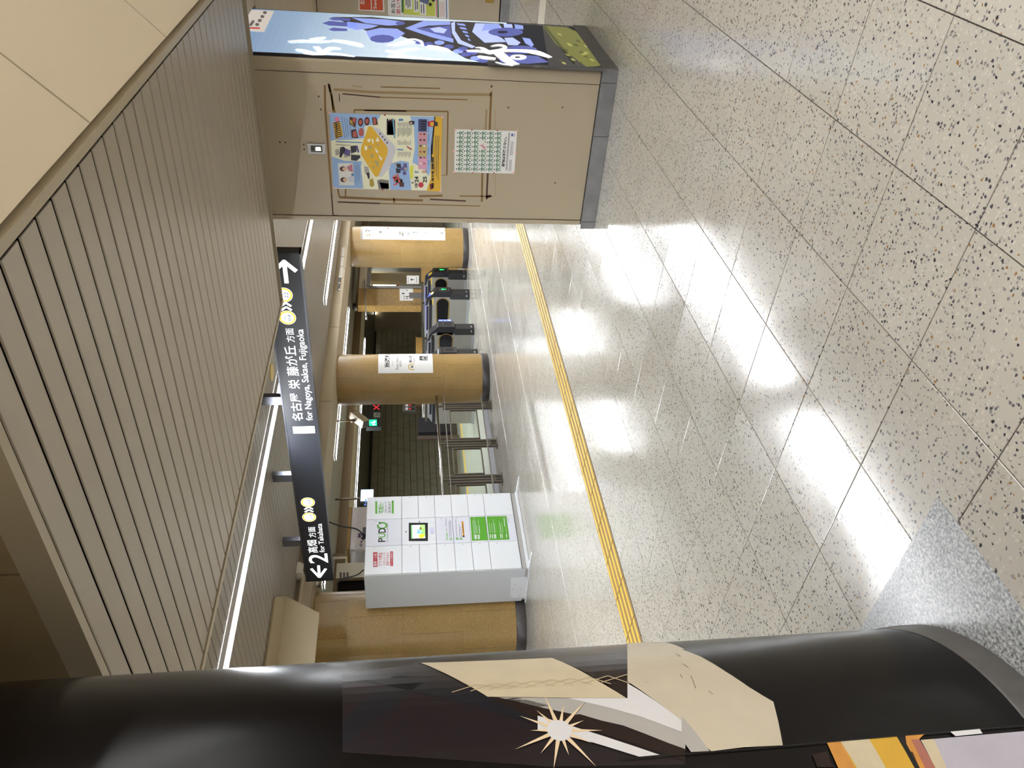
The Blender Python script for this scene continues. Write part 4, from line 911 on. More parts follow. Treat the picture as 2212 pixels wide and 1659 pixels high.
# access plate and screws on the side
lsd = Pl((LX0, 0, 0), (0, -1, 0))
A = MB(m_lock)
q = [lsd.hit(*pz_(x, y)) for x, y in ((1885, 1150), (2085, 1140), (2085, 1400), (1875, 1405))]
A.prism([lsd.pt(a, b, .0003) for a, b in q], lsd.n * .002)
for x, y in ((1905, 1300), (2003, 1297), (1893, 1384), (1992, 1381), (1935, 1240)): A.disc(lsd, *lsd.hit(*pz_(x, y)), .006, m_steeld, 6, 8)
A.build('access_plate', t)

# cables running from the ceiling to the top of the locker
def cable(label, pts, r=.008):
    P_ = [Vector(p) for p in pts]; out = []
    for i in range(len(P_) - 1):
        p0, p1, p2, p3 = P_[max(i - 1, 0)], P_[i], P_[i + 1], P_[min(i + 2, len(P_) - 1)]
        for k in range(8):
            u = k / 8; out.append(0.5 * (2 * p1 + (p2 - p0) * u + (2 * p0 - 5 * p1 + 4 * p2 - p3) * u * u + (3 * p1 - p0 - 3 * p2 + p3) * u ** 3))
    out.append(P_[-1])
    tag(MB(m_black).tube(out, r, 8).build('cable', None, out[-1]), label, 'cable', 'black cables at the locker top')
YC = 6.35
cable('black cable drooping from the beam down to the locker top', [(on(690, 1115, 1, 6.28)[0], 6.28, 2.62), on(712, 1128, 1, YC), on(735, 1136, 1, YC), on(768, 1142, 1, YC), on(785, 1153, 1, YC), (on(790, 1155, 1, YC)[0], YC, LZ + .004)], .009)
cable('black cable sagging past the beige cabinet to the locker corner', [(on(728, 1262, 1, 6.48)[0], 6.48, on(728, 1262, 1, 6.48)[2]), on(740, 1250, 1, 6.46), on(762, 1245, 1, 6.44), on(775, 1240, 1, 6.42), on(783, 1233, 1, 6.40), (on(787, 1231, 1, 6.40)[0], 6.40, LZ + .004)])
MBk = MB(m_black).box((on(788, 1160, 1, 6.4)[0], 6.36, LZ + .001), (on(788, 1143, 1, 6.4)[0], 6.44, LZ + .07), ch=.004)
tag(MBk.build('power_adapter', None, (2.9, 6.4, LZ)), 'small black power adapter box standing on the locker top', 'adapter')

# ================================================================== YELLOW TACTILE PAVING
t = thing('tactile_paving', 'yellow ribbed tactile paving strip running across the floor', 'tactile paving', (4.0, 2.99, 0))
m_yel = mat('tactile_yellow', (206, 168, 60), 0.45, noise=0.12, nscale=6, bump=.04)
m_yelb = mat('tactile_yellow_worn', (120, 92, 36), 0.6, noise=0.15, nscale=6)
b = MB(m_yelb); w_ = .3045; d_ = .296
b.box((.001, 0, 0), (w_ - .001, d_, .0022))
for k in range(4):
    y = .008 + k * .0735
    P_ = [(.004, y, .0022), (.004, y + .013, .0065), (.004, y + .048, .0065), (.004, y + .061, .0022)]
    Q_ = [(w_ - .004, q[1], q[2]) for q in P_]
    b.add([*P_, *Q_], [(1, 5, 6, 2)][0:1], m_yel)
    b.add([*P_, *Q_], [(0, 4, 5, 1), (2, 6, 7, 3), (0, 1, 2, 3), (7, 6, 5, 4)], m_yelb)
me = bpy.data.meshes.new('tactile_tile'); me.from_pydata([tuple(v) for v in b.v], [], b.f)
for m in b.ms: me.materials.append(m)
me.polygons.foreach_set('material_index', b.mi)
for k in range(-9, 44):
    child('tactile_tile', me, t, (.5035 + .3048 * k - 4.0, 2.84 - 2.99, .0008))

# ================================================================== STEEL FENCE
FY = 6.83
def fz(x, y=955): return on(x, y, 1, FY)[2]
t = thing('barrier_fence', 'steel barrier fence with glass panels between locker and round pillar', 'fence', (5.6, FY, 0))
m_post = mat('fence_post_steel', (104, 98, 90), 0.4, metal=0.6)
za = fz(949); 
xs = [on(1065, 876, 1, FY)[0], on(1074, 950, 1, FY)[0], on(1075, 964, 1, FY)[0], on(1085, 1034, 1, FY)[0]]
posts = [xs[0], (xs[1] + xs[2]) / 2, xs[3], xs[3] - .78, xs[3] - 1.56]
for x in posts:
    MB(m_post).box((x - .075, FY - .02, .0015), (x - .045, FY + .02, .80)).box((x + .045, FY - .02, .0015), (x + .075, FY + .02, .80)).box((x - .09, FY - .05, .0015), (x + .09, FY + .05, .012)).box((x - .012, FY - .012, .012), (x + .012, FY + .012, za)).box((x - .06, FY - .016, .10), (x + .06, FY + .016, .16)).build('post', t)
xl, xr = posts[-1] - .1, posts[0] + .25
MB(m_chrome).tube([(xl, FY - .01, za), (xr, FY - .01, za)], .021, 12).build('handrail', t)
MB(m_steel).box((xl, FY - .022, fz(966) - .008), (xr, FY - .012, fz(966) + .008)).build('rail', t)
MB(m_steel).box((xl, FY - .022, fz(1052) - .01), (xr, FY - .012, fz(1052) + .01)).build('rail', t)
zt_, zb_ = fz(978), fz(1036)
m_glass = bpy.data.materials.new('clear_glass'); m_glass.use_nodes = True
nt = m_glass.node_tree; nt.nodes.clear()
o_ = nt.nodes.new('ShaderNodeOutputMaterial'); mx = nt.nodes.new('ShaderNodeMixShader'); tr_ = nt.nodes.new('ShaderNodeBsdfTransparent'); gl_ = nt.nodes.new('ShaderNodeBsdfGlossy')
tr_.inputs[0].default_value = (.93, .96, .94, 1); gl_.inputs['Roughness'].default_value = .02
mx.inputs[0].default_value = 0.06; nt.links.new(tr_.outputs[0], mx.inputs[1]); nt.links.new(gl_.outputs[0], mx.inputs[2]); nt.links.new(mx.outputs[0], o_.inputs[0])
for a, b in zip(posts[1:], posts[:-1]):
    a += .10; b -= .10
    f_ = MB(m_post).box((a, FY - .015, zb_ - .02), (b, FY + .015, zb_)).box((a, FY - .015, zt_), (b, FY + .015, zt_ + .02)).box((a, FY - .015, zb_), (a + .02, FY + .015, zt_)).box((b - .02, FY - .015, zb_), (b, FY + .015, zt_)).build('panel_frame', t)
    MB(m_glass).box((a + .02, FY - .003, zb_), (b - .02, FY + .003, zt_)).build('glass_pane', f_)

# ================================================================== TICKET GATES
m_gst = mat('gate_steel', (150, 148, 142), 0.38, metal=0.35, noise=.05, nscale=4); m_gbk = mat('gate_black', (34, 34, 40), 0.38); m_gfoot = mat('gate_foot', (40, 40, 42), 0.5); m_gtop = mat('gate_top', (176, 178, 184), 0.3, metal=.5)
m_grn = mat('gate_arrow_green', (40, 255, 120), 0.4, emit=2.2); m_gyel = mat('gate_yellow', (240, 208, 40), 0.4); m_gblu = mat('gate_blue_light', (120, 130, 235), 0.4, emit=0.35); m_deep = mat('gate_recess', (10, 10, 14), 0.25); m_brs = mat('gate_brass', (150, 124, 70), 0.35, metal=.6); m_glb = mat('gate_sticker_blue', (70, 100, 220), 0.4, emit=.5)
GY = 7.43
def gate(xc, label, head, side=1):
    """one lane divider; head: 'arrow' (lit arrow, long hood) or 'plain'"""
    t = thing('ticket_gate', label, 'ticket gate', (xc, GY + .8, 0), 'ticket gates between the round pillars')
    hw = .085; x0, x1 = xc - hw, xc + hw
    yy_ = lambda y: GY + y
    b = MB(m_gst)
    b.box((x0, yy_(.14), .055), (x1, yy_(1.75), .42)).box((x0, yy_(.10), .42), (x1, yy_(1.75), .80))
    b.build('body', t)
    MB(m_gtop).box((x0 - .012, yy_(.16), .0015), (x1 + .012, yy_(1.76), .055)).build('plinth', t)
    MB(m_gfoot).box((x0 - .006, yy_(0), .003), (x1 + .006, yy_(.16), .40), ch=.01).box((x0 - .007, yy_(.04), .05), (x0 - .0055, yy_(.09), .075), m_gtop).box((x0 + .04, yy_(-.001), .05), (x0 + .10, yy_(.001), .075), m_gtop).build('foot', t)
    # nose and hood, a bent black profile seen from the side
    prof = [(-.03, .40), (-.045, .44), (-.045, .72), (-.02, .755), (.02, .775), (.09, .86), (.17, .915), (.30, .94), (.30, .90), (.18, .87), (.13, .83), (.09, .76), (.09, .40)]
    MB(m_gbk).prism([(x0 - .008, yy_(a), z) for a, z in prof], (2 * hw + .016, 0, 0)).build('nose', t)
    MB(m_gbk).box((x0 - .008, yy_(.28), .80), (x1 + .008, yy_(1.72), .86)).build('deck', t)
    tp_ = MB(m_gtop).prism([(x0 + .01, yy_(a), z) for a, z in [(.16, .86), (.24, .93), (1.55, .955), (1.72, .86)]], (2 * hw - .02, 0, 0)); tp_.build('top_cover', t)
    MB(m_black).box((x0 + .004, yy_(.34), .875), (x0 + .012, yy_(.95), .915)).box((x0 + .004, yy_(1.05), .875), (x0 + .012, yy_(1.5), .915)).build('side_window', t)
    MB(m_chrome).box((x0 + .02, yy_(.3), .956), (x0 + .05, yy_(1.7), 1.0)).box((x1 - .05, yy_(.3), .956), (x1 - .02, yy_(1.7), 1.0)).build('top_rail', t)
    gs = Pl((x0, 0, 0), (0, -1, 0)); gf_ = Pl((0, yy_(-.045), 0), (1, 0, 0))
    # sensor recess on the side, with a brass rim
    A = MB(m_deep); 
    def oval(y0, y1, z0, z1, m, lay):
        r = (z1 - z0) / 2; pts = [(-(y0 + r) + r * math.cos(k * math.pi / 8 - math.pi / 2), (z0 + z1) / 2 + r * math.sin(k * math.pi / 8 - math.pi / 2)) for k in range(9)]
        A.ab(gs, [(p[0] - GY, p[1]) for p in pts] + [(-(GY + y1), z1 - .02), (-(GY + y1), z0 + .02)], m, lay)
    oval(.12, .98, .42, .72, m_brs, 2); oval(.14, .97, .445, .695, m_deep, 4)
    A.build('sensor_recess', t)
    A = MB()
    A.rect(gf_, xc - .07, xc + .07, .45, .64, mat('gate_panel_rim', (120, 120, 122), .35, metal=.5), 1); A.rect(gf_, xc - .063, xc + .063, .457, .633, m_ink, 2)
    if head == 'arrow':
        A.ab(gf_, [(xc - .035, .56), (xc, .615), (xc + .035, .56), (xc + .012, .565), (xc + .012, .50), (xc - .012, .50), (xc - .012, .565)], m_grn, 3)
    A.build('indicator', t)
    # card reader slope: yellow plate and blue light edge
    nrm = Vector((0, -.77, .64)); sl = Pl((xc, yy_(.055), .82), (1, 0, 0), (0, .64, .77))
    A = MB()
    if head == 'arrow':
        A.rect(sl, -.075, .02, -.06, .03, m_gyel, 2); A.rect(sl, -.075, .06, .035, .05, m_gblu, 2)
        A.rect(gs, -(GY + .30), -(GY + .06), .775, .79, m_gyel, 3)
    A.rect(gs, -(GY + .95), -(GY + .34), .918, .924, m_gblu if head == 'arrow' else m_gtop, 3)
    A.build('reader_plate', t)
    return t
g4 = gate(8.86, 'grey ticket gate nearest the middle round pillar, without a lit arrow', 'plain')
g3 = gate(9.74, 'grey ticket gate with a blue wheelchair sign on its hood', 'plain')
g2 = gate(11.09, 'second ticket gate from the right-hand pillar, green arrow and white sticker', 'arrow')
g1_ = gate(11.93, 'ticket gate with a green arrow, hard against the right-hand pillar', 'arrow')
# blue wheelchair sign box on gate 3 and sticker on gate 2
gs3 = Pl((0, GY + .10, 0), (1, 0, 0))
MB(m_gbk).prism([(9.655, GY - .03, .43), (9.655, GY - .03, .70), (9.655, GY + .16, .76), (9.655, GY + .16, .43)], (.17, 0, 0)).box((9.835, GY - .05, .45), (9.90, GY + .12, .72)).build('sign_hood', g3)
A = MB(); sgp = Pl((0, GY - .052, 0), (1, 0, 0))
A.rect(sgp, 9.836, 9.899, .455, .715, m_glb, 1)
for z0 in (.465, .59): A.rect(sgp, 9.842, 9.893, z0, z0 + .115, mat('gate_sticker_white', (220, 226, 255), .4, emit=.6), 2); A.rect(sgp, 9.846, 9.889, z0 + .005, z0 + .11, m_glb, 3)
A.disc(sgp, 9.868, .66, .014, mat('gate_sticker_white', (220, 226, 255), .4), 4, 12); A.disc(sgp, 9.870, .66, .008, m_glb, 5, 12); A.rect(sgp, 9.866, 9.872, .67, .695, mat('gate_sticker_white', (220, 226, 255), .4), 4); A.ab(sgp, [(9.85, .48), (9.885, .48), (9.885, .55), (9.87, .52)], mat('gate_sticker_white', (220, 226, 255), .4), 4)
A.build('wheelchair_sign', g3)
A = MB(); sl = Pl((11.09, GY + .055, .82), (1, 0, 0), (0, .64, .77)); A.rect(sl, -.07, -.01, -.07, .0, m_paper, 4); A.rect(sl, -.07, -.01, .0, .09, m_glb, 4); A.build('sticker', g2)
# half-open flap between gates 3 and 4
fp = MB(mat('gate_flap', (190, 192, 196), .3)).prism([(9.646, GY + .55, .40), (9.646, GY + .62, .70), (9.30, GY + .60, .66), (9.20, GY + .56, .56), (9.34, GY + .55, .42)], (0, .02, 0))
fp.build('flap', g3)

# ================================================================== SHEETS ON THE ROUND PILLARS
def curved_sheet(name, label, cat, col, x0, x1, y0, y1, edge=None):
    cyl = Cy(col[0], col[1], col[2] + .0015, 0.03)
    aL = cyl.hit((x0 + x1) / 2, y1)[0]; aR = cyl.hit((x0 + x1) / 2, y0)[0]; zt = cyl.hit(x0, (y0 + y1) / 2)[1]; zf = cyl.hit(x1, (y0 + y1) / 2)[1]
    p = cyl.pt((aL + aR) / 2, zf); t = thing(name, label, cat, p)
    A = MB(); A.rect(cyl, aL, aR, zf, zt, m_paper, 0)
    c2 = Cy(col[0], col[1], col[2] + .0035, 0.03); A.rect(c2, aL, aR, zf, zt, m_paper, 0)
    n = 8
    for z in (zf, zt):
        for k in range(n):
            a, b = aL + (aR - aL) * k / n, aL + (aR - aL) * (k + 1) / n
            A.add([cyl.pt(a, z), cyl.pt(b, z), c2.pt(b, z), c2.pt(a, z)], [(0, 1, 2, 3)], m_paper)
    for a in (aL, aR): A.add([cyl.pt(a, zf), cyl.pt(a, zt), c2.pt(a, zt), c2.pt(a, zf)], [(0, 1, 2, 3)], m_paper)
    A.build('sheet', t)
    return t, c2, aL, aR, zf, zt
t, sf, aL, aR, zf, zt = curved_sheet('gate_name_sheet', 'white sheet with East Gate in black on the middle round pillar', 'sign', COLS[1], 817, 935, 764.5, 806)
A = MB(); gz_ = lambda a, b: (790 + a / 13.825, 740 + b / 13.825)
# the sheet runs on round the pillar, so its lines end past the edge in view
def ct(s, x0, x1, y0, y1, m=m_ink, bold=.02):
    p, q = gz_(x0, y0), gz_(x1, y1)
    c_ = sf.hit((p[0] + q[0]) / 2, q[1])[0]; d_ = sf.hit((p[0] + q[0]) / 2, p[1])[0]; e_ = sf.hit(q[0], q[1])[1]; g_ = sf.hit(p[0], q[1])[1]
    A.text(sf, s, c_, d_, e_, g_, m, 2, bold)
ct('東改札口', 555, 720, 325, 755, m_ink, .03); ct('ひがしかいさつぐち', 770, 830, 326, 690, mat('sheet_grey', (130, 130, 130), .5), .0); ct('East Gate', 900, 975, 450, 805, mat('sheet_dark', (70, 70, 72), .5), .0)
ct('東改札口', 1005, 1070, 530, 725, mat('sheet_dark', (70, 70, 72), .5), .0); ct('東山線', 1290, 1385, 400, 605, mat('sheet_dark', (70, 70, 72), .5), .02); ct('Higashiyama Line', 1415, 1475, 326, 605, mat('sheet_grey', (130, 130, 130), .5), .0)
a, b = sf.hit(*gz_(1375, 725)); ry = .052; gold = mat('sheet_gold', (204, 170, 70), .5)
for k in range(12):
    t0, t1 = math.radians(-45 + 270 * k / 12), math.radians(-45 + 270 * (k + 1) / 12)
    A.stroke(sf, [(a + .056 * math.cos(t0), b + ry * math.sin(t0)), (a + .056 * math.cos(t1), b + ry * math.sin(t1))], .016, gold, 2)
ct('H', 1345, 1425, 690, 750, m_ink, .06)
p0, q0 = gz_(1605, 400), gz_(1850, 530)
bx = [sf.hit(*p) for p in (gz_(1850, 530), gz_(1850, 405), gz_(1605, 405), gz_(1605, 530))]
A.ab(sf, bx, m_ink, 2)
bx2 = [sf.hit(*p) for p in (gz_(1835, 505), gz_(1835, 425), gz_(1695, 425), gz_(1695, 505))]; A.ab(sf, bx2, m_paper, 3)
bx3 = [sf.hit(*p) for p in (gz_(1820, 490), gz_(1820, 440), gz_(1725, 440), gz_(1725, 490))]; A.ab(sf, bx3, m_ink, 4)
A.pstroke(sf, [gz_(1630, 475), gz_(1685, 475)], .010, m_paper, 3)
A.build('print', t)

t, sf, aL, aR, zf, zt = curved_sheet('line_map_sheet', 'tall white route map sheet with a 2 on the right-hand round pillar', 'sign', COLS[2], 784, 961.5, 489, 518)
A = MB(); gz_ = lambda a, b: (760 + a / 11.06, 480 + b / 11.06)
A.rect(sf, aL, aR, zt, zt + .05, mat('sheet_cap', (150, 148, 142), .4), 1)
ct('2', 320, 450, 175, 235, m_ink, .02); a, b = sf.hit(*gz_(360, 310))
for k in range(14):
    t0, t1 = 2 * math.pi * k / 14, 2 * math.pi * (k + 1) / 14
    A.stroke(sf, [(a + .045 * math.cos(t0), b + .045 * math.sin(t0)), (a + .045 * math.cos(t1), b + .045 * math.sin(t1))], .012, gold, 2)
ct('H', 348, 385, 290, 330, m_ink, .04)
A.pstroke(sf, [gz_(492, 370), gz_(492, 110)], .008, mat('sheet_grey', (130, 130, 130), .5), 2); A.pstroke(sf, [gz_(525, 360), gz_(525, 270)], .008, mat('sheet_grey', (130, 130, 130), .5), 2); A.pstroke(sf, [gz_(425, 330), gz_(425, 285)], .012, m_ink, 2)
kc = mat('sheet_khaki', (176, 168, 130), .5)
for k in range(24):
    x = 590 + 67 * k; m = mat('sheet_rose', (214, 110, 106), .5) if k == 4 else kc
    A.pstroke(sf, [gz_(x, 170), gz_(x + 6, 125)], .022 if k != 4 else .04, m, 2)
A.pstroke(sf, [gz_(590, 178), gz_(2150, 195)], .01, mat('sheet_sand', (226, 214, 180), .5), 2)
for x, y, m in ((665, 220, m_ink), (700, 235, m_ink), (680, 255, m_ink), (1150, 235, m_ink), (1150, 272, m_ink), (1215, 272, m_ink), (1215, 312, m_ink), (1352, 278, m_ink), (1485, 242, m_ink), (2150, 262, m_ink), (1215, 238, gold), (1280, 238, m_glb), (1352, 238, m_glb), (1560, 245, mat('sheet_rose', (214, 110, 106), .5)), (1760, 248, m_glb)):
    A.disc(sf, *sf.hit(*gz_(x, y)), .022, m, 2, 10); A.disc(sf, *sf.hit(*gz_(x, y)), .009, m_paper, 3, 8)
A.build('print', t)

# ================================================================== HUNG AND WALL-MOUNTED DEVICES
# hanging camera box over the fence
DY = 8.3
t = thing('hung_camera', 'beige camera housing hung on a thin pole from the ceiling', 'camera', on(775, 909, 1, DY))
p_ = on(760, 909, 1, DY); m_box = mat('device_beige', (140, 128, 104), 0.6); m_hood = mat('device_brown', (96, 74, 48), 0.5)
MB(m_hood).tube([(p_.x, DY, ZH), (p_.x, DY, p_.z - .02)], .014, 8).tube([(p_.x, DY, p_.z + .02), (p_.x, DY, p_.z - .05)], .032, 10).build('pole', t)
c0 = on(777, 906, 1, DY); ax = Vector((-.73, .05, -.66)).normalized(); sd = Vector((.35, -.94, 0)).normalized(); sd = (sd - ax * sd.dot(ax)).normalized(); upv = sd.cross(ax)
if upv.z < 0: upv = -upv
def obox(mb, c, ex, m=None):
    vs = [c + ax * (i * ex[0]) + sd * (j * ex[1]) + upv * (k * ex[2]) for k in (-1, 1) for j, i in ((-1, -1), (-1, 1), (1, 1), (1, -1))]
    mb.add(vs, [(0, 1, 2, 3), (7, 6, 5, 4), (0, 4, 5, 1), (1, 5, 6, 2), (2, 6, 7, 3), (3, 7, 4, 0)], m); return mb
obox(MB(m_box), c0, (.17, .075, .075)).build('housing', t)
obox(MB(m_hood), c0 - ax * .185, (.018, .07, .07)).build('rear_cover', t)
obox(MB(m_deep), c0 + ax * .172, (.004, .055, .055)).build('lens_window', t)
for k in (0, 1):
    obox(MB(m_black), c0 - ax * (.10 - .05 * k) - sd * .078 - upv * .02, (.01, .006, .01)).build('screw_knob', t)

# black display board: red cross, grey icon, green exit
EY = 10.9
eb = Pl((0, EY, 0), (1, 0, 0))
bl = on(823, 922, 1, EY); trp = on(794, 860, 1, EY)
t = thing('display_board', 'black hanging board with a red cross and a green exit sign over the platform', 'sign', (bl.x + .4, EY, bl.z))
MB(m_black).box((bl.x, EY, bl.z), (bl.x + 1.25, EY + .12, trp.z)).build('board', t)
MB(m_hood).box((bl.x + .2, EY + .05, trp.z), (bl.x + .23, EY + .08, 2.52)).box((bl.x + 1.0, EY + .05, trp.z), (bl.x + 1.03, EY + .08, 2.52)).build('bracket', t)
A = MB(); ez = lambda a, b: (780 + a / 12.29, 860 + b / 12.29); mr = mat('led_red', (255, 40, 50), .4, emit=2.0)
A.pstroke(eb, [ez(330, 185), ez(485, 302)], .016, mr, 2); A.pstroke(eb, [ez(480, 185), ez(335, 302)], .016, mr, 2)
A.px(eb, [ez(505, 515), ez(505, 382), ez(330, 382), ez(335, 515)], mat('icon_grey', (128, 130, 116), .4), 2); A.pstroke(eb, [ez(370, 480), ez(470, 400)], .014, m_ink, 3); A.pstroke(eb, [ez(400, 400), ez(470, 480)], .012, m_ink, 3)
A.build('indicators', t)
A = MB(); eg = mat('exit_green', (30, 225, 150), .4, emit=1.6); ew = mat('exit_white', (230, 255, 245), .4, emit=1.6)
A.px(eb, [ez(422, 735), ez(415, 570), ez(212, 575), ez(218, 738)], eg, 3)
A.px(eb, [ez(380, 715), ez(380, 690), ez(300, 690), ez(300, 715)], ew, 4); A.px(eb, [ez(380, 650), ez(380, 610), ez(330, 610), ez(330, 650)], ew, 4); A.px(eb, [ez(285, 650), ez(330, 618), ez(330, 680)], ew, 4); A.pstroke(eb, [ez(255, 655), ez(370, 655)], .02, ew, 4)
A.build('exit_sign', t)

# small two-row indicator on the far wall, grey cabinet and black hood by the track
t = thing('wall_indicator', 'small two-row red indicator panel on the dark tiled wall', 'sign', on(896, 877, 1, 13.2))
ip = Pl((0, 13.2, 0), (1, 0, 0)); a, b = on(898, 888, 1, 13.2), on(872, 866, 1, 13.2)
MB(mat('panel_grey', (92, 88, 78), .5)).box((a.x, 13.2, a.z), (a.x + .55, 13.3, b.z + .02)).build('panel', t)
MB(m_hood).box((a.x + .25, 13.22, 0.0), (a.x + .31, 13.28, a.z)).build('post', t)
A = MB()
for y0, y1 in ((161, 216), (248, 314)):
    A.px(ip, [ez(1425, y1), ez(1425, y0), ez(1160, y0), ez(1160, y1)], m_ink, 1); A.px(ip, [ez(1248, y1), ez(1248, y0), ez(1176, y0), ez(1176, y1)], m_paper, 2); A.pstroke(ip, [ez(1275, (y0 + y1) / 2), ez(1325, (y0 + y1) / 2)], .03, mr, 2)
A.build('rows', t)
t = thing('platform_cabinet', 'pale grey platform cabinet with a black rolled hood behind the fence', 'cabinet', (on(985, 885, 1, 12.62)[0], 12.62, 0))
kp = on(920, 885, 1, 12.62); kq = on(935, 900, 1, 12.62)
zt_ = on(912, 880, 1, 12.62)[2]
MB(mat('cabinet_grey', (176, 176, 174), .4)).box((kq.x, 12.62, .003), (kq.x + 1.2, 12.9, zt_)).build('body', t)
MB(m_chrome).tube([(kq.x + .1, 12.60, zt_ - .02), (kq.x + 1.1, 12.60, zt_ - .02)], .012).build('rail', t)
hb = MB(mat('hood_black', (14, 14, 16), .2)); r0 = .33
hb.prism([(kq.x - .02 + r0 * math.cos(a) * .9, 12.66, zt_ - .25 + r0 * math.sin(a)) for a in [math.radians(100 + 16 * k) for k in range(11)]], (0, .35, 0)); o = hb.build('hood', t); soft_edges(o)
MB(mat('recess_dark', (22, 20, 24), .6)).box((on(905, 934, 1, 12.64)[0], 12.64, .003), (kq.x - .02, 12.8, on(902, 905, 1, 12.64)[2])).build('side_panel', t)
t = tag(MB(mat('post_brown', (62, 52, 44), .5)).box((on(930, 947, 1, 12.3)[0] - .04, 12.28, .002), (on(930, 943, 1, 12.3)[0] + .02, 12.34, on(902, 945, 1, 12.3)[2])).build('platform_post', None, (on(930, 945, 1, 12.3)[0], 12.3, 0)), 'slim dark post at the platform edge behind the fence', 'post')

# platform surface and its yellow warning band
MB(mat('platform_grey', (148, 152, 136), .45, noise=.08, nscale=2)).box((-6, 7.75, -.002), (26, 11.9, .0012)).build('platform_surface', fl)
MB(mat('platform_edge', (112, 116, 104), .5, noise=.1, nscale=3)).box((-6, 11.9, -.01), (26, 13.0, .0014)).build('platform_edge', fl)
MB(mat('threshold_slate', (112, 110, 116), .4)).box((-6, 7.25, -.002), (8.6, 7.75, .0013)).build('threshold', fl)
wb_ = MB(m_yel)
for k in range(70): wb_.box((-4 + .3 * k + .003, 11.45, 0), (-4 + .3 * k + .297, 11.745, .004))
tag(wb_.build('warning_band', None, (5, 11.6, 0)), 'yellow warning band of tiles along the platform edge', 'tactile paving')

# beige cabinet, kiosk, screen, speaker and hung box around the locker top
t = thing('vent_cabinet', 'tall beige cabinet with three dark vent slots beside the round pillar', 'cabinet', (3.46, 7.25, 0))
MB(mat('vent_beige', (196, 188, 168), .5)).box((3.34, 7.1, .002), (3.585, 7.4, 2.325)).build('body', t)
MB(m_dark).box((3.20, 7.16, .002), (3.34, 7.4, 2.30)).build('side_recess', t)
vp = Pl((0, 7.1, 0), (1, 0, 0)); vz = lambda a, b: (700 + a / 4.76, 1080 + b / 4.76); A = MB()
for k in range(3): A.px(vp, [vz(182 + 35 * k, 822), vz(182 + 35 * k, 745), vz(160 + 35 * k, 745), vz(160 + 35 * k, 822)], mat('slot_grey', (74, 70, 64), .6), 1)
A.build('vent_slots', t)
KY = 7.7
k0, k1 = on(780, 1188, 1, KY), on(780, 1094, 1, KY)
t = thing('platform_kiosk', 'glossy white kiosk with a yellow top and purple flowers above the locker', 'kiosk', ((k0.x + k1.x) / 2, KY, 0))
zk = on(757, 1140, 1, KY)[2]; zk2 = on(751, 1140, 1, KY)[2]
MB(mat('kiosk_white', (196, 190, 188), .12)).box((k0.x, KY, .002), (k1.x, KY + .5, zk), ch=.02).build('body', t)
MB(mat('kiosk_yellow', (156, 118, 22), .3)).box((k0.x + .02, KY - .004, zk), (k1.x, KY + .5, zk2), ch=.012).build('top_band', t)
kp_ = Pl((0, KY, 0), (1, 0, 0)); A = MB(); pu = mat('flower_purple', (74, 40, 84), .4)
for k in range(14):
    x, y = 390 + random.uniform(-35, 15), 390 + random.uniform(-45, 40); a, b = kp_.hit(*vz(x, y)); A.disc(kp_, a, b, .018, pu, 2, 6)
for k in range(10):
    t0, t1 = math.pi * k / 10, math.pi * (k + 1) / 10; a, b = kp_.hit(*vz(375, 470)); A.stroke(kp_, [(a + .10 * math.cos(t0 + 1), b + .10 * math.sin(t0 + 1)), (a + .10 * math.cos(t1 + 1), b + .10 * math.sin(t1 + 1))], .008, m_paper, 2)
for p in (((380, 440), (385, 480)), ((360, 455), (395, 465)), ((365, 470), (390, 480))): A.pstroke(kp_, [vz(*q) for q in p], .01, pu, 2)
A.build('flower_print', t)
SY_ = 9.2
a, b = on(806, 1082, 1, SY_), on(780, 1058, 1, SY_)
t = thing('hung_screen', 'lit pale blue screen hung beyond the locker top', 'screen', ((a.x + b.x) / 2, SY_, a.z))
MB(m_black).box((a.x, SY_ + .002, a.z - .01), (b.x + .012, SY_ + .06, b.z + .012)).build('case', t)
MB(m_hood).box((b.x - .2, SY_ + .02, b.z + .012), (b.x - .17, SY_ + .05, ZH)).build('bracket', t)
sp_ = Pl((0, SY_, 0), (1, 0, 0)); A = MB(); A.rect(sp_, a.x, b.x, a.z, b.z, mat('screen_sky', (196, 222, 255), .3, emit=1.3), 0)
vz2 = lambda x, y: (560 + x / 6.9125, 1000 + y / 6.9125)
for p in (((1580, 545), (1600, 545)), ((1580, 575), (1610, 575)), ((1590, 540), (1590, 600)), ((1560, 620), (1600, 620)), ((1580, 610), (1580, 640))): A.pstroke(sp_, [vz2(*q) for q in p], .018, mat('screen_navy', (80, 120, 190), .3, emit=.6), 2)
A.build('picture', t)
t = thing('dome_camera', 'small white dome camera under the soffit above the locker', 'camera', on(768, 1200, 1, 8.6))
p_ = on(770, 1200, 1, 8.6)
MB(m_paper).lathe(p_.x, p_.y, [(.001, p_.z + .055), (.07, p_.z + .05), (.075, p_.z), (.06, p_.z - .02), (.001, p_.z - .021)], 20, cap=False).build('base', t)
MB(m_deep).lathe(p_.x, p_.y, [(.042, p_.z - .02), (.036, p_.z - .05), (.02, p_.z - .065), (.001, p_.z - .07)], 16, cap=False).build('dome', t)
MB(m_box).box((p_.x - .03, p_.y - .03, p_.z + .05), (p_.x + .03, p_.y + .03, ZH + .0)).build('bracket', t)
t = thing('beam_sensor', 'white wedge sensor on the beam left of the direction sign', 'sensor', on(644, 1231, 1, 6.2))
p_ = on(645, 1231, 1, 6.22)
MB(mat('sensor_white', (206, 200, 188), .5)).prism([(p_.x - .10, 6.15, p_.z + .03), (p_.x + .06, 6.15, p_.z + .03), (p_.x + .06, 6.15, p_.z - .02), (p_.x + .03, 6.15, p_.z - .055), (p_.x - .10, 6.15, p_.z - .055)], (0, .14, 0)).build('housing', t)
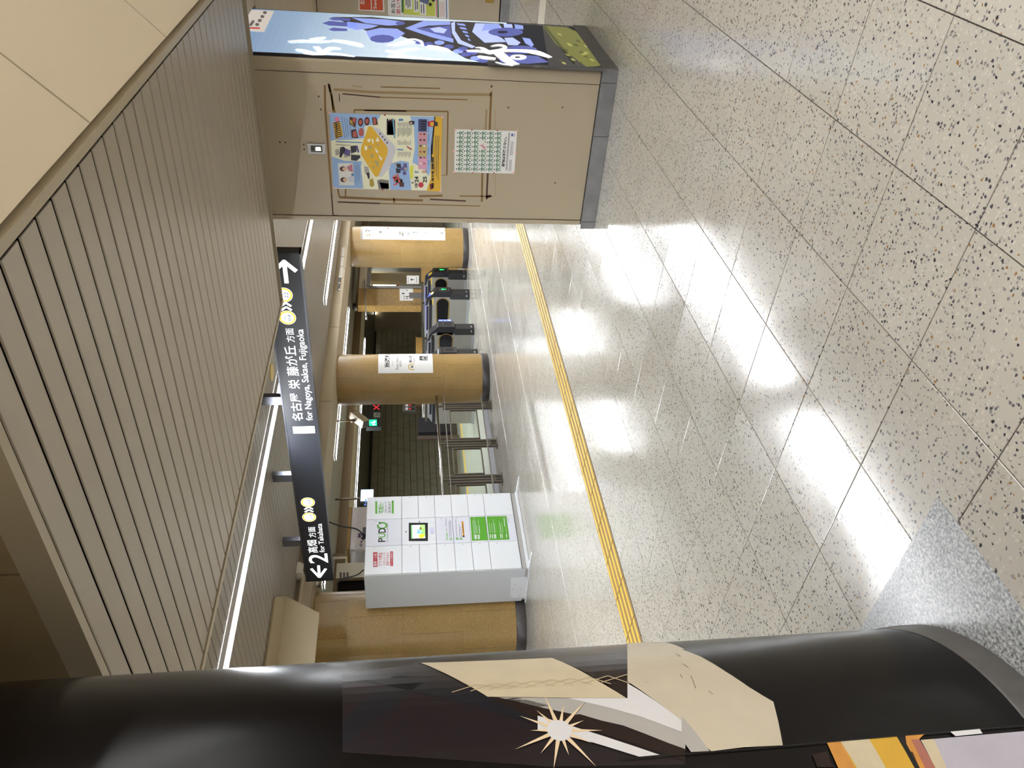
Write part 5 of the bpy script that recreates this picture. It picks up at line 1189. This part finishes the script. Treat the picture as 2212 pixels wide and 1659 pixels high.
MB(m_hood).box((p_.x - .02, 6.2, p_.z - .075), (p_.x + .02, 6.29, p_.z - .055)).build('bracket', t)
t = thing('junction_box', 'small pale junction box on the beam soffit above the left round pillar', 'box', on(683, 1262, 1, 6.5))
p_ = on(682, 1262, 1, 6.6)
MB(mat('sensor_white', (206, 200, 188), .5)).box((p_.x - .04, 6.56, p_.z - .035), (p_.x + .04, 6.64, 2.5), ch=.004).build('case', t)
MB(m_black).box((p_.x - .05, 6.57, p_.z - .05), (p_.x - .02, 6.60, p_.z - .03)).build('plug', t)
# three pale cover plates and a black sensor on the beam face
bp_ = Pl((0, 6.29, 0), (1, 0, 0)); bz = lambda a, b: (590 + a / 7.324, 530 + b / 7.324)
for k, (y0, y1, xa, xb) in enumerate(((40, 190, 1076, 1128), (195, 350, 1060, 1114), (355, 525, 1040, 1104))):
    h = [bp_.hit(*bz(x, y)) for x, y in ((xb, y1), (xb - 0, y0), (xa + 8, y0), (xa, y1))]
    a0, a1 = h[0][0], h[1][0]; z0, z1 = sum(q[1] for q in h[:2]) / 2, sum(q[1] for q in h[2:]) / 2
    o = MB(mat('cover_plate', (196, 190, 178), .5)).box((a0 + .004, 6.275, z0), (a1 - .004, 6.29, z1)).build('cover_plate', None, (a0, 6.28, z0))
    tag(o, ('pale cover plate on the beam, rightmost of three in a row', 'pale cover plate on the beam, middle one of three', 'pale cover plate on the beam, next to the black sensor')[k], 'plate', 'cover plates on the beam')
h = [bp_.hit(*bz(x, y)) for x, y in ((1060, 705), (1060, 530))]; z0, z1 = bp_.hit(*bz(1062, 620))[1], bp_.hit(*bz(1035, 620))[1]
t = thing('beam_detector', 'small black detector strip with white ends on the beam over the gates', 'sensor', (h[0][0], 6.28, z0))
MB(m_black).box((h[0][0], 6.262, z0), (h[1][0], 6.29, z1)).build('body', t)
MB(m_paper).box((h[0][0] - .04, 6.265, z0 - .01), (h[0][0], 6.29, z1 - .01)).box((h[1][0], 6.265, z0), (h[1][0] + .05, 6.29, z1 + .01)).box(((h[0][0] + h[1][0]) / 2 - .02, 6.26, z0), ((h[0][0] + h[1][0]) / 2 + .03, 6.29, z1)).build('end_cap', t)
# round yellowish ceiling disc
p_ = fl_p = on(586, 804, 2, ZH)
t = thing('ceiling_speaker', 'round cream disc speaker on the high ceiling near the light strip', 'speaker', p_)
MB(mat('disc_cream', (214, 190, 120), .5)).lathe(p_.x, p_.y, [(.085, ZH + .004), (.085, ZH - .006), (.07, ZH - .012), (.001, ZH - .012)], 28, cap=False).build('grille', t)

# hanging panel with a cut corner, left
t = thing('hanging_fascia', 'beige fascia box with a slanted end hanging from the high ceiling, left', 'fascia', (1.0, 5.3, 2.3))
FYa = (2.655 - CAM.z) / 0.1975 + CAM.y; FYb = (2.655 - CAM.z) / 0.182 + CAM.y
e1, e2, e3 = on(595, 1290, 1, FYa), on(619.5, 1287, 1, FYb), on(689.3, 1324, 1, FYb)
m_fas = mat('fascia_beige', (180, 166, 138), .5); m_fas2 = mat('fascia_underside_shade', (150, 134, 104), .55)
MB(m_fas).prism([(-5.5, FYb, 2.66), (e2.x, FYb, 2.66), (e3.x, FYb, e3.z), (-5.5, FYb, e3.z)], (0, .04, 0)).build('front_panel', t)
MB(m_fas2).prism([(-5.5, FYa, 2.652), (e1.x, FYa, 2.652), (e2.x, FYb, 2.652), (-5.5, FYb, 2.652)], (0, 0, .02)).build('under_panel', t)  # shade of the underside put into a darker beige

# ================================================================== BOOTH BEHIND THE GATES
OY = 8.75
ob = Pl((0, OY, 0), (1, 0, 0)); oz = lambda a, b: (720 + a / 11.06, 480 + b / 11.06)
def ox(y, x=850): return on(x, y, 1, OY)[0]
xa, xb, xc, xd = ox(660), ox(622.5), ox(577), ox(540)
m_stone = granite('booth_stone', [(0.3, (122, 94, 44)), (0.5, (150, 118, 62)), (0.7, (172, 142, 88))], 30, .45, big=.1)
zt0, zw = 2.42, on(801, 600, 1, OY)[2]
t = thing('staff_booth', 'staff booth with a steel framed window and tan stone wall behind the gates', 'booth', ((xa + xd) / 2, OY, 0))
MB(m_stone).box((xa, OY, .002), (xb, OY + .18, zt0 + .06)).box((xb, OY, .002), (xd, OY + .18, .95)).build('stone_wall', t)
MB(m_col).box((xc, OY - .05, .95), (xd, OY + .18, 2.48)).box((xb - .02, OY - .02, zw + .09), (xc, OY + .18, 2.48)).build('beige_panel', t)
fw = .06
MB(m_steel).box((xb - .03, OY - .03, .95), (xb + fw, OY + .1, zw + .02)).box((xc - fw, OY - .03, .95), (xc, OY + .1, zw + .02)).box((xb - .03, OY - .03, zw), (xc, OY + .1, zw + .09)).build('window_frame', t)
MB(m_glass).box((xb + fw, OY + .03, .95), (xc - fw, OY + .036, zw)).build('glass_pane', t)
MB(mat('booth_inside', (190, 172, 136), .6)).box((xb, OY + .60, .002), (xd, OY + .64, 2.45)).box((xb, OY + .18, .002), (xb + .02, OY + .60, 2.45)).box((xb, OY + .18, 2.40), (xd, OY + .60, 2.44)).build('inner_wall', t)
MB(mat('booth_lamp', (255, 252, 244), .5, emit=22.0)).box((xc - .45, OY + .22, 2.30), (xc - .30, OY + .55, 2.33)).build('lamp', t)
MB(mat('pole_glow_white', (255, 255, 255), .5, emit=4.0)).tube([(ox(599) + .1, OY + .3, zw - .04), (ox(599) + .1, OY + .3, zw - .62)], .022, 8).build('glowing_pole', t)  # white pole with a red foot, made to glow though no lamp
MB(mat('pole_foot_red', (190, 70, 70), .5)).tube([(ox(599) + .1, OY + .3, zw - .62), (ox(599) + .1, OY + .3, zw - .70)], .03, 8).build('pole_foot', t)
MB(mat('booth_grey', (120, 122, 122), .5)).box((xb + .1, OY + .4, .002), (xc - .2, OY + .56, 1.5)).build('shelf', t)
tag(MB(m_steel).tube([on(787, 604, 1, OY - .08), on(791.5, 688, 1, OY - .08)], .014, 8).tube([on(791.3, 684, 1, OY - .08), on(791.8, 690, 1, OY - .08)], .026, 8).build('steel_rod', None, on(790, 650, 1, OY - .08)), 'long pale steel rod by the top of the booth window', 'rod')
t, ps, _ = sheet('booth_notice', 'white notice with a dark arrow fixed in the booth window', 'notice', Pl((0, OY - .035, 0), (1, 0, 0)), [(878.5, 613.5), (878.5, 595.5), (905, 595.5), (905, 613.5)])
A = MB(); A.px(ps, [(888, 607), (888, 601), (893, 604)], mat('arrow_dark', (40, 70, 60), .5), 1); A.pstroke(ps, [(886, 604), (895, 604)], .03, mat('arrow_dark', (40, 70, 60), .5), 1); A.pstroke(ps, [(900, 611), (900, 598)], .012, ptxt, 1); A.pstroke(ps, [(882, 611), (882, 598)], .008, ptxt, 1); A.build('print', t)
t, ps, _ = sheet('wall_notice', 'white notice with small black pictures on the tan booth wall', 'notice', Pl((0, OY - .002, 0), (1, 0, 0)), [(863.5, 649.5), (863, 622.5), (892, 622.5), (892.5, 649.5)])
A = MB()
for x, y, r in ((879, 627, .02), (871, 634, .035), (873, 640, .02), (879, 641, .03), (883, 640, .02), (874, 645, .02), (880, 645, .022), (886, 634, .03)): A.disc(ps, *ps.hit(x, y), r, m_ink, 1, 8)
A.build('print', t)
tag(MB(mat('grey_arm', (92, 90, 88), .5)).box((on(895, 640, 1, 8.5)[0], 8.5, .002), (on(895, 632, 1, 8.5)[0], 8.56, on(884, 636, 1, 8.5)[2])).build('reader_post', None, (on(895, 636, 1, 8.5)[0], 8.5, 0)), 'grey reader post in front of the notice on the booth wall', 'post')
# tan parapet of the stair
a = on(905, 760, 1, 9.6); b = on(900, 710, 1, 9.6)
tag(MB(m_stone).prism([(a.x - .6, 9.6, .002), (xa - .15, 9.6, .002), (xa - .15, 9.6, on(925, 697, 1, 9.6)[2]), (on(900, 728, 1, 9.6)[0], 9.6, on(898, 728, 1, 9.6)[2]), (a.x - .6, 9.6, on(898, 760, 1, 9.6)[2])], (0, .2, 0)).build('stair_parapet', None, (a.x, 9.6, 0)), 'tan stone parapet with a sloping end behind the left gate', 'parapet')
p_ = on(758, 675, 1, 9.6)
t = thing('bullet_camera', 'small dark camera on the soffit above the gates', 'camera', on(766, 662, 1, 9.5))
p_ = on(767, 663, 1, 9.5)
MB(m_deep).prism([(p_.x - .05, 9.45, p_.z + .06), (p_.x + .12, 9.45, p_.z + .05), (p_.x + .06, 9.45, p_.z - .02), (p_.x - .02, 9.45, p_.z - .01)], (0, .1, 0)).build('body', t)
MB(m_paper).prism([(p_.x - .14, 9.46, p_.z - .01), (p_.x - .05, 9.46, p_.z + .03), (p_.x - .03, 9.46, p_.z - .02), (p_.x - .12, 9.46, p_.z - .06)], (0, .08, 0)).build('hood', t)
MB(m_deep).box((p_.x + .02, 9.48, p_.z + .05), (p_.x + .05, 9.52, ZH)).build('bracket', t)
# bright downlight spot on the dark ceiling
dl_ = ray(811, 675); DLY = CAM.y + (2.46 - CAM.z) * dl_.y / dl_.z
p_ = on(811, 675, 1, DLY)
t = thing('downlight', 'single round downlight shining under the dark platform ceiling', 'ceiling light', (p_.x, DLY, 2.46))
MB(m_black).lathe(p_.x, DLY, [(.10, 2.465), (.10, 2.508)], 16).build('housing', t)
MB(mat('downlight_glow', (255, 246, 230), .5, emit=14)).lathe(p_.x, DLY, [(.085, 2.464), (.07, 2.445), (.001, 2.435)], 16, cap=False).build('lens', t)

# ================================================================== POSTERS ON THE RIGHT WALL
wp = Pl((WX, 0, 0), (0, -1, 0))
t, ps, _ = sheet('security_sticker', 'orange security sticker with white lettering on the right wall', 'sticker', wp, [(775, 22), (773, -60), (826, -60), (830.5, 25.5)])
A = MB(); og = mat('sticker_orange', (196, 72, 26), .5)
A.px(ps, [(777.5, 20.5), (775, -58), (799, -58), (801.5, 21.5)], og, 1); A.px(ps, [(803.5, 21.5), (801, -58), (825, -58), (827.5, 23)], og, 1)
A.ptext(ps, '防犯', 778, 788, -12, 8.5, m_paper, 2, .02); A.ptext(ps, 'Security', 806, 815, -36, 19.5, m_paper, 2, .01)
A.build('print', t)
t, ps, _ = sheet('manners_poster', 'green and white manners poster with pink lettering on the right wall', 'poster', wp, [(838.5, 33.5), (836, -70), (968, -70), (970, 42)])
A = MB(); lm = c('lime_field', (196, 204, 84)); dg = c('dark_green', (50, 110, 60)); pk = c('pink_text', (206, 84, 110))
A.px(ps, [(872, 31), (868, -66), (939, -66), (940, 35)], lm, 1); A.px(ps, [(867.5, 27), (866, -66), (871, -66), (872, 27)], dg, 2)
A.ptext(ps, 'お互いに', 845, 853, -18, 29, m_ink, 2, .02); A.ptext(ps, '思いやり', 856, 865, -18, 30.5, pk, 2, .02)
for p in (((875, 19), (873, -20), (890, -20), (891, 20)), ((894, 26), (893, -6), (904, -6), (904.5, 26.5)), ((907, 31), (906, 5), (920, 4), (921, 33))): A.px(ps, p, m_paper, 2)
for x, y0, y1 in ((877, 12, -12), (881, 17, -12), (885, 15, -12), (897, 22, 0), (901, 20, 2), (910, 28, 10), (915, 29, 8)): A.pstroke(ps, [(x + .6, y0), (x, y1)], .012, ptxt, 3)
A.pstroke(ps, [(908, -2), (926, 5)], .06, c('coat_blue', (90, 100, 140)), 3); A.disc(ps, *ps.hit(929.5, 9.5), .022, m_ink, 4, 12); A.disc(ps, *ps.hit(936, 0), .022, m_ink, 4, 12)
A.pstroke(ps, [(943, 36), (941, -60)], .012, pk, 2); A.px(ps, [(945, 38), (943, -60), (946, -60), (948, 38)], dg, 2); A.pstroke(ps, [(965, 39.5), (963, -60)], .012, c('logo_blue', (60, 90, 160)), 2)
for k in range(4): A.pstroke(ps, [(951 + 3 * k, 36), (950 + 3 * k, 4)], .006, c('pale_red', (206, 150, 140)), 2)
A.build('artwork', t)
a, b = wp.hit(1048, 5.5), wp.hit(1068, -14)
t = thing('brass_plate', 'small brass plate low on the right wall', 'plate', wp.pt(a[0], b[1]))
MB(mat('brass', (142, 118, 60), .35, metal=.8)).box((WX - .012, -a[0], b[1]), (WX, -a[0] - .22, a[1]), ch=.003).build('plate', t)
